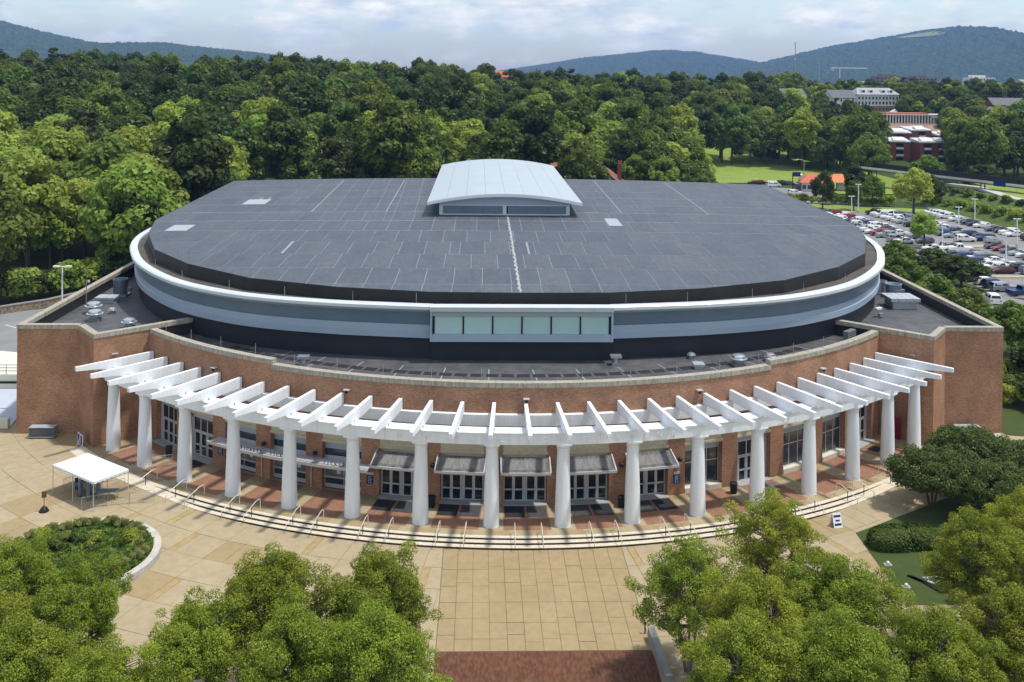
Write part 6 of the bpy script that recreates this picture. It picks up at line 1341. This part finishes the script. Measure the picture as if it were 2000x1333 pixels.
for i in range(12): shrub(57.5 + fr_.uniform(0, 8), -33 + 2.6 * i + fr_.uniform(-1, 1), 0, fr_.uniform(.8, 1.3), (LM, LD, LB)[i % 3], 'leafy shrub right of the right wing wall, %s from the near end' % ordinal(i + 1), 'shrubs right of the right wing')
for i in range(26): 
    y = 94 + 2.9 * i; shrub(133 - .06 * (y - 92) + (i * 7.3) % 15, y, -.1 + 4.2 * smooth01(((i * 7.3) % 15) / 20 * 1.15) - .3, fr_.uniform(.8, 1.3), (LM, LB)[i % 2], 'low shrub on the planted bank, %s from the near end' % ordinal(i + 1), 'shrubs on the planted bank')
for i in range(12): shrub(140 + 2.2 * i, 181 + (i % 3) * 2, 0, fr_.uniform(1.2, 1.8), LD if i % 2 else LM, 'dark shrub under the footbridge, %s from the left' % ordinal(i + 1), 'shrubs under the footbridge')
# clipped hedge
rg = np.random.default_rng(8); nH = 9000; th_ = rg.uniform(0, 2 * math.pi, nH); ph = np.arccos(rg.uniform(-.15, 1, nH)); ex = .62
sgn = lambda v, e: np.sign(v) * np.abs(v) ** e
HP = np.stack([3.1 * sgn(np.cos(th_), ex) * sgn(np.sin(ph), ex), 1.35 * sgn(np.sin(th_), ex) * sgn(np.sin(ph), ex), 1.35 * sgn(np.cos(ph), .6)], 1) * rg.uniform(.93, 1.02, (nH, 1)); HP[:, 2] += .15
hd = thing('clipped_hedge', 'rounded clipped green hedge on the right lawn', 'hedge', (31.4, -60.9, zp(31.4, -60.9)), R_(4)); HN = HP * np.array([.3, 1.2, 1.4]); HN[:, 2] += .3; link('foliage', cards('foliage', HP, HN + rg.normal(size=HP.shape) * .5, .13, leafmat('hedge leaves', (.03, .062, .01), (.065, .115, .016), .05, .2), 8, rg.uniform(0, 1, nH)), hd)
cb = MB(); cb.prism([(-2.4, -.9), (2.4, -.9), (2.4, .9), (-2.4, .9)], 0, 1.05); cb.build('branch_core', mat('hedge inside', (.012, .02, .006)), hd)
# planting in the round planter
pr_ = np.random.default_rng(12); nP = 15000; rr2 = np.sqrt(pr_.uniform(0, 1, nP)) * 5.6; aa2 = pr_.uniform(0, 2 * math.pi, nP); clump = np.sin(rr2 * 2.1 + np.cos(aa2 * 3) * 2) * np.sin(aa2 * 5 + rr2); hgt = np.clip(.35 + .35 * clump, .1, .9) * pr_.uniform(.2, 1, nP)
PPt = np.stack([rr2 * np.cos(aa2), rr2 * np.sin(aa2), .35 + hgt], 1); gm = cards('bed_plants', PPt, pr_.normal(size=(nP, 3)) + np.array([0, 0, .8]), .2, LM, 13, np.clip(.5 + .5 * clump + pr_.normal(size=nP) * .2, 0, 1), 2.6)
tag(link('bed_plants', gm, None, (PX, PY, zp(PX, PY))), 'mixed low planting filling the round planter', 'plants', kind='stuff')
for i in range(13):
    a = i * 2.4; r = 1.2 + 3.0 * ((i * .37) % 1); shrub(PX + r * math.cos(a), PY + r * math.sin(a), zp(PX, PY) + .2, .32 + .22 * ((i * .61) % 1), (LG, LM, LD, LY, LM)[i % 5], 'low %s shrub inside the round planter, %s outward from its centre' % (('very dark', 'mid green', 'dark green', 'yellow green', 'mid green')[i % 5], ordinal(sorted(range(13), key=lambda q: (q * .37) % 1).index(i) + 1)), 'shrubs in the round planter')
tuft = MB(); tr2 = random.Random(3)
for i in range(260):
    a, l = tr2.uniform(0, 6.28), tr2.uniform(.5, .95); lean = tr2.uniform(.1, .75); bx, by = math.cos(a), math.sin(a); q = (-by * .02, bx * .02)
    tuft.face([(q[0], q[1], 0), (-q[0], -q[1], 0), (bx * lean * l * .6 - q[0], by * lean * l * .6 - q[1], l * .75), (bx * lean * l, by * lean * l, l * (1 - lean * .55)), (bx * lean * l * .6 + q[0], by * lean * l * .6 + q[1], l * .75)])
tuft_me = tuft.mesh('blades', mat('ornamental grass', (.30, .32, .09), (.42, .42, .16), 3, rough=.9))
for i in range(17):
    a = -.5 + i * .24 + tr2.uniform(-.06, .06); r = 5.0 + tr2.uniform(-.5, .25); o = thing('ornamental_grass', 'pale ornamental grass tuft along the planter rim, %s anticlockwise from the right' % ordinal(i + 1), 'grass tuft', (PX + r * math.cos(a), PY + r * math.sin(a), zp(PX, PY) + .35), a, 'grass tufts in the planter'); o.scale = (1.1,) * 3; link('blades', tuft_me, o)
# ------------------------------------------------------------------ plaza trees in the foreground and dark garden trees
def plaza_tree_meshes(seed, H, R, nb, nl, leaf, m_, z0=2.0, br=(.42, .85), bark=BARKL):
    rg = np.random.default_rng(seed); P, Nn, tone, C, B = crown_points(seed, z0, H, R, nb, br, nl, squash=.75, shape='wispy' if m_ is LF else 'round'); Nn = Nn + rg.normal(size=Nn.shape) * .35; cr = cards('crown', P, Nn, leaf, m_, seed, tone, 1.45)
    b = MB(); rq = random.Random(seed); stems = []
    for k in range(3):
        a = k * 2.1 + rq.uniform(-.3, .3); top_ = (math.cos(a) * R * .32, math.sin(a) * R * .32, H * .8); mid = (math.cos(a) * R * .16, math.sin(a) * R * .16, H * .4); b.tube([(math.cos(a) * .12, math.sin(a) * .12, -.3), mid, top_], [.11, .075, .02], 6); stems.append((mid, top_))
    for c in C:
        (mx_, my_, mz_), (tx_, ty_, tz_) = min(stems, key=lambda s_: (s_[1][0] - c[0]) ** 2 + (s_[1][1] - c[1]) ** 2); t_ = min(1, max(0, (c[2] - mz_ - .8) / (tz_ - mz_))); p0 = (mx_ + (tx_ - mx_) * t_, my_ + (ty_ - my_) * t_, mz_ + (tz_ - mz_) * t_); p1 = (p0[0] * .4 + c[0] * .6, p0[1] * .4 + c[1] * .6, p0[2] * .5 + c[2] * .5 - .05); b.tube([p0, p1, tuple(c)], [.035, .022, .008], 4)
    return b.mesh('trunk', bark, True), cr
PT = [plaza_tree_meshes(41 + i, 9.0, 4.6, 300, 82000, .078, LF, 1.2, (.34, .72)) for i in range(4)] + [plaza_tree_meshes(51, 9.0, 4.6, 240, 46000, .078, LF, 1.0, (.30, .62))]
for i, (px_, x, y, s, v, lab) in enumerate(((0, -16.9, -80.0, 1.02, 0, 'plaza tree left of the paved axis, farther row, left of two'), (0, -10.6, -79.6, .98, 1, 'plaza tree left of the paved axis, farther row, right of two'), (0, -20.6, -84.5, .95, 2, 'plaza tree at lower left of the axis group, outermost'), (0, -14.8, -85.6, .97, 3, 'plaza tree at the bottom edge left of the brick path'), (0, -9.9, -86.5, 1.0, 0, 'plaza tree at the bottom edge nearest the brick path, left'),
                                         (0, 9.6, -77.8, .98, 4, 'plaza tree right of the axis, beside the low wall end'), (0, 16.9, -72.6, 1.05, 4, 'airy plaza tree reaching up to the curved steps at right'), (0, 12.6, -82.5, .98, 1, 'plaza tree behind the low grey wall, second row'), (0, 18.6, -80.6, 1.0, 2, 'plaza tree in the right group, outermost of the second row'), (0, 10.6, -87.6, 1.0, 3, 'plaza tree at the bottom edge right of the low wall'), (0, 16.4, -87.0, 1.0, 0, 'plaza tree at the bottom edge, middle of the right group'), (0, 22.2, -86, .95, 1, 'plaza tree at the bottom edge, right of the right group'),
                                         (0, 30.9, -75.0, 1.0, 2, 'plaza tree at right edge above the emblem lawn corner'), (0, 27.6, -84.5, 1.0, 3, 'plaza tree in the bottom right corner'), (0, 36.0, -70.5, .95, 0, 'plaza tree cut by the right edge beside the hedge'),
                                         (0, -34.4, -77.5, .95, 1, 'plaza tree at the left edge above the planter rim'), (0, -29.0, -80.0, .95, 2, 'plaza tree right of the planter, farther one'), (0, -33.4, -83.5, 1.0, 3, 'plaza tree at the left edge, lower one'), (0, -29.2, -87.0, .98, 0, 'plaza tree in the bottom left corner'), (0, -24.4, -88.5, .9, 1, 'plaza tree at the bottom edge right of the corner one'))):
    tk_, cr = PT[v]; o = thing('plaza_tree', lab, 'tree', (x, y, zp(x, y) - .05), i * 1.37, 'young trees on the plaza'); o.scale = (s, s, s); link('trunk', tk_, o); link('crown', cr, o)
GT = [plaza_tree_meshes(61, 5.4, 4.2, 130, 34000, .13, LG, .8, (.45, .9), BARK), plaza_tree_meshes(62, 5.4, 4.2, 130, 34000, .13, LG, .8, (.45, .9), BARK)]
for i, (x, y, s, lab) in enumerate(((36.6, -54.5, 1.0, 'low dark spreading tree nearest the right end of the steps'), (42.2, -51.0, 1.05, 'low dark spreading tree behind the first at right'), (46.5, -54.5, 1.05, 'low dark spreading tree at the right edge'), (41.2, -57.5, .95, 'low dark spreading tree behind the clipped hedge'))):
    tk_, cr = GT[i % 2]; o = thing('garden_tree', lab, 'tree', (x, y, zp(x, y)), i * 2.1, 'dark trees on the right lawn'); o.scale = (s, s, s); link('trunk', tk_, o); link('crown', cr, o)
# ------------------------------------------------------------------ air
hz = MB().box(-6000, 6000, -200, 8600, -25, 352); HZ = bpy.data.materials.new('haze'); HZ.use_nodes = True; t = HZ.node_tree; t.nodes.clear(); ho = t.nodes.new('ShaderNodeOutputMaterial'); pv = t.nodes.new('ShaderNodeVolumePrincipled'); pv.inputs['Color'].default_value = (.30, .52, 1.0, 1); pv.inputs['Density'].default_value = 0.000085; pv.inputs['Anisotropy'].default_value = 0.0
t.links.new(pv.outputs[0], ho.inputs['Volume']); hzo = tag(hz.build('haze', HZ), 'thin blue summer haze over the whole valley', 'haze', kind='stuff')
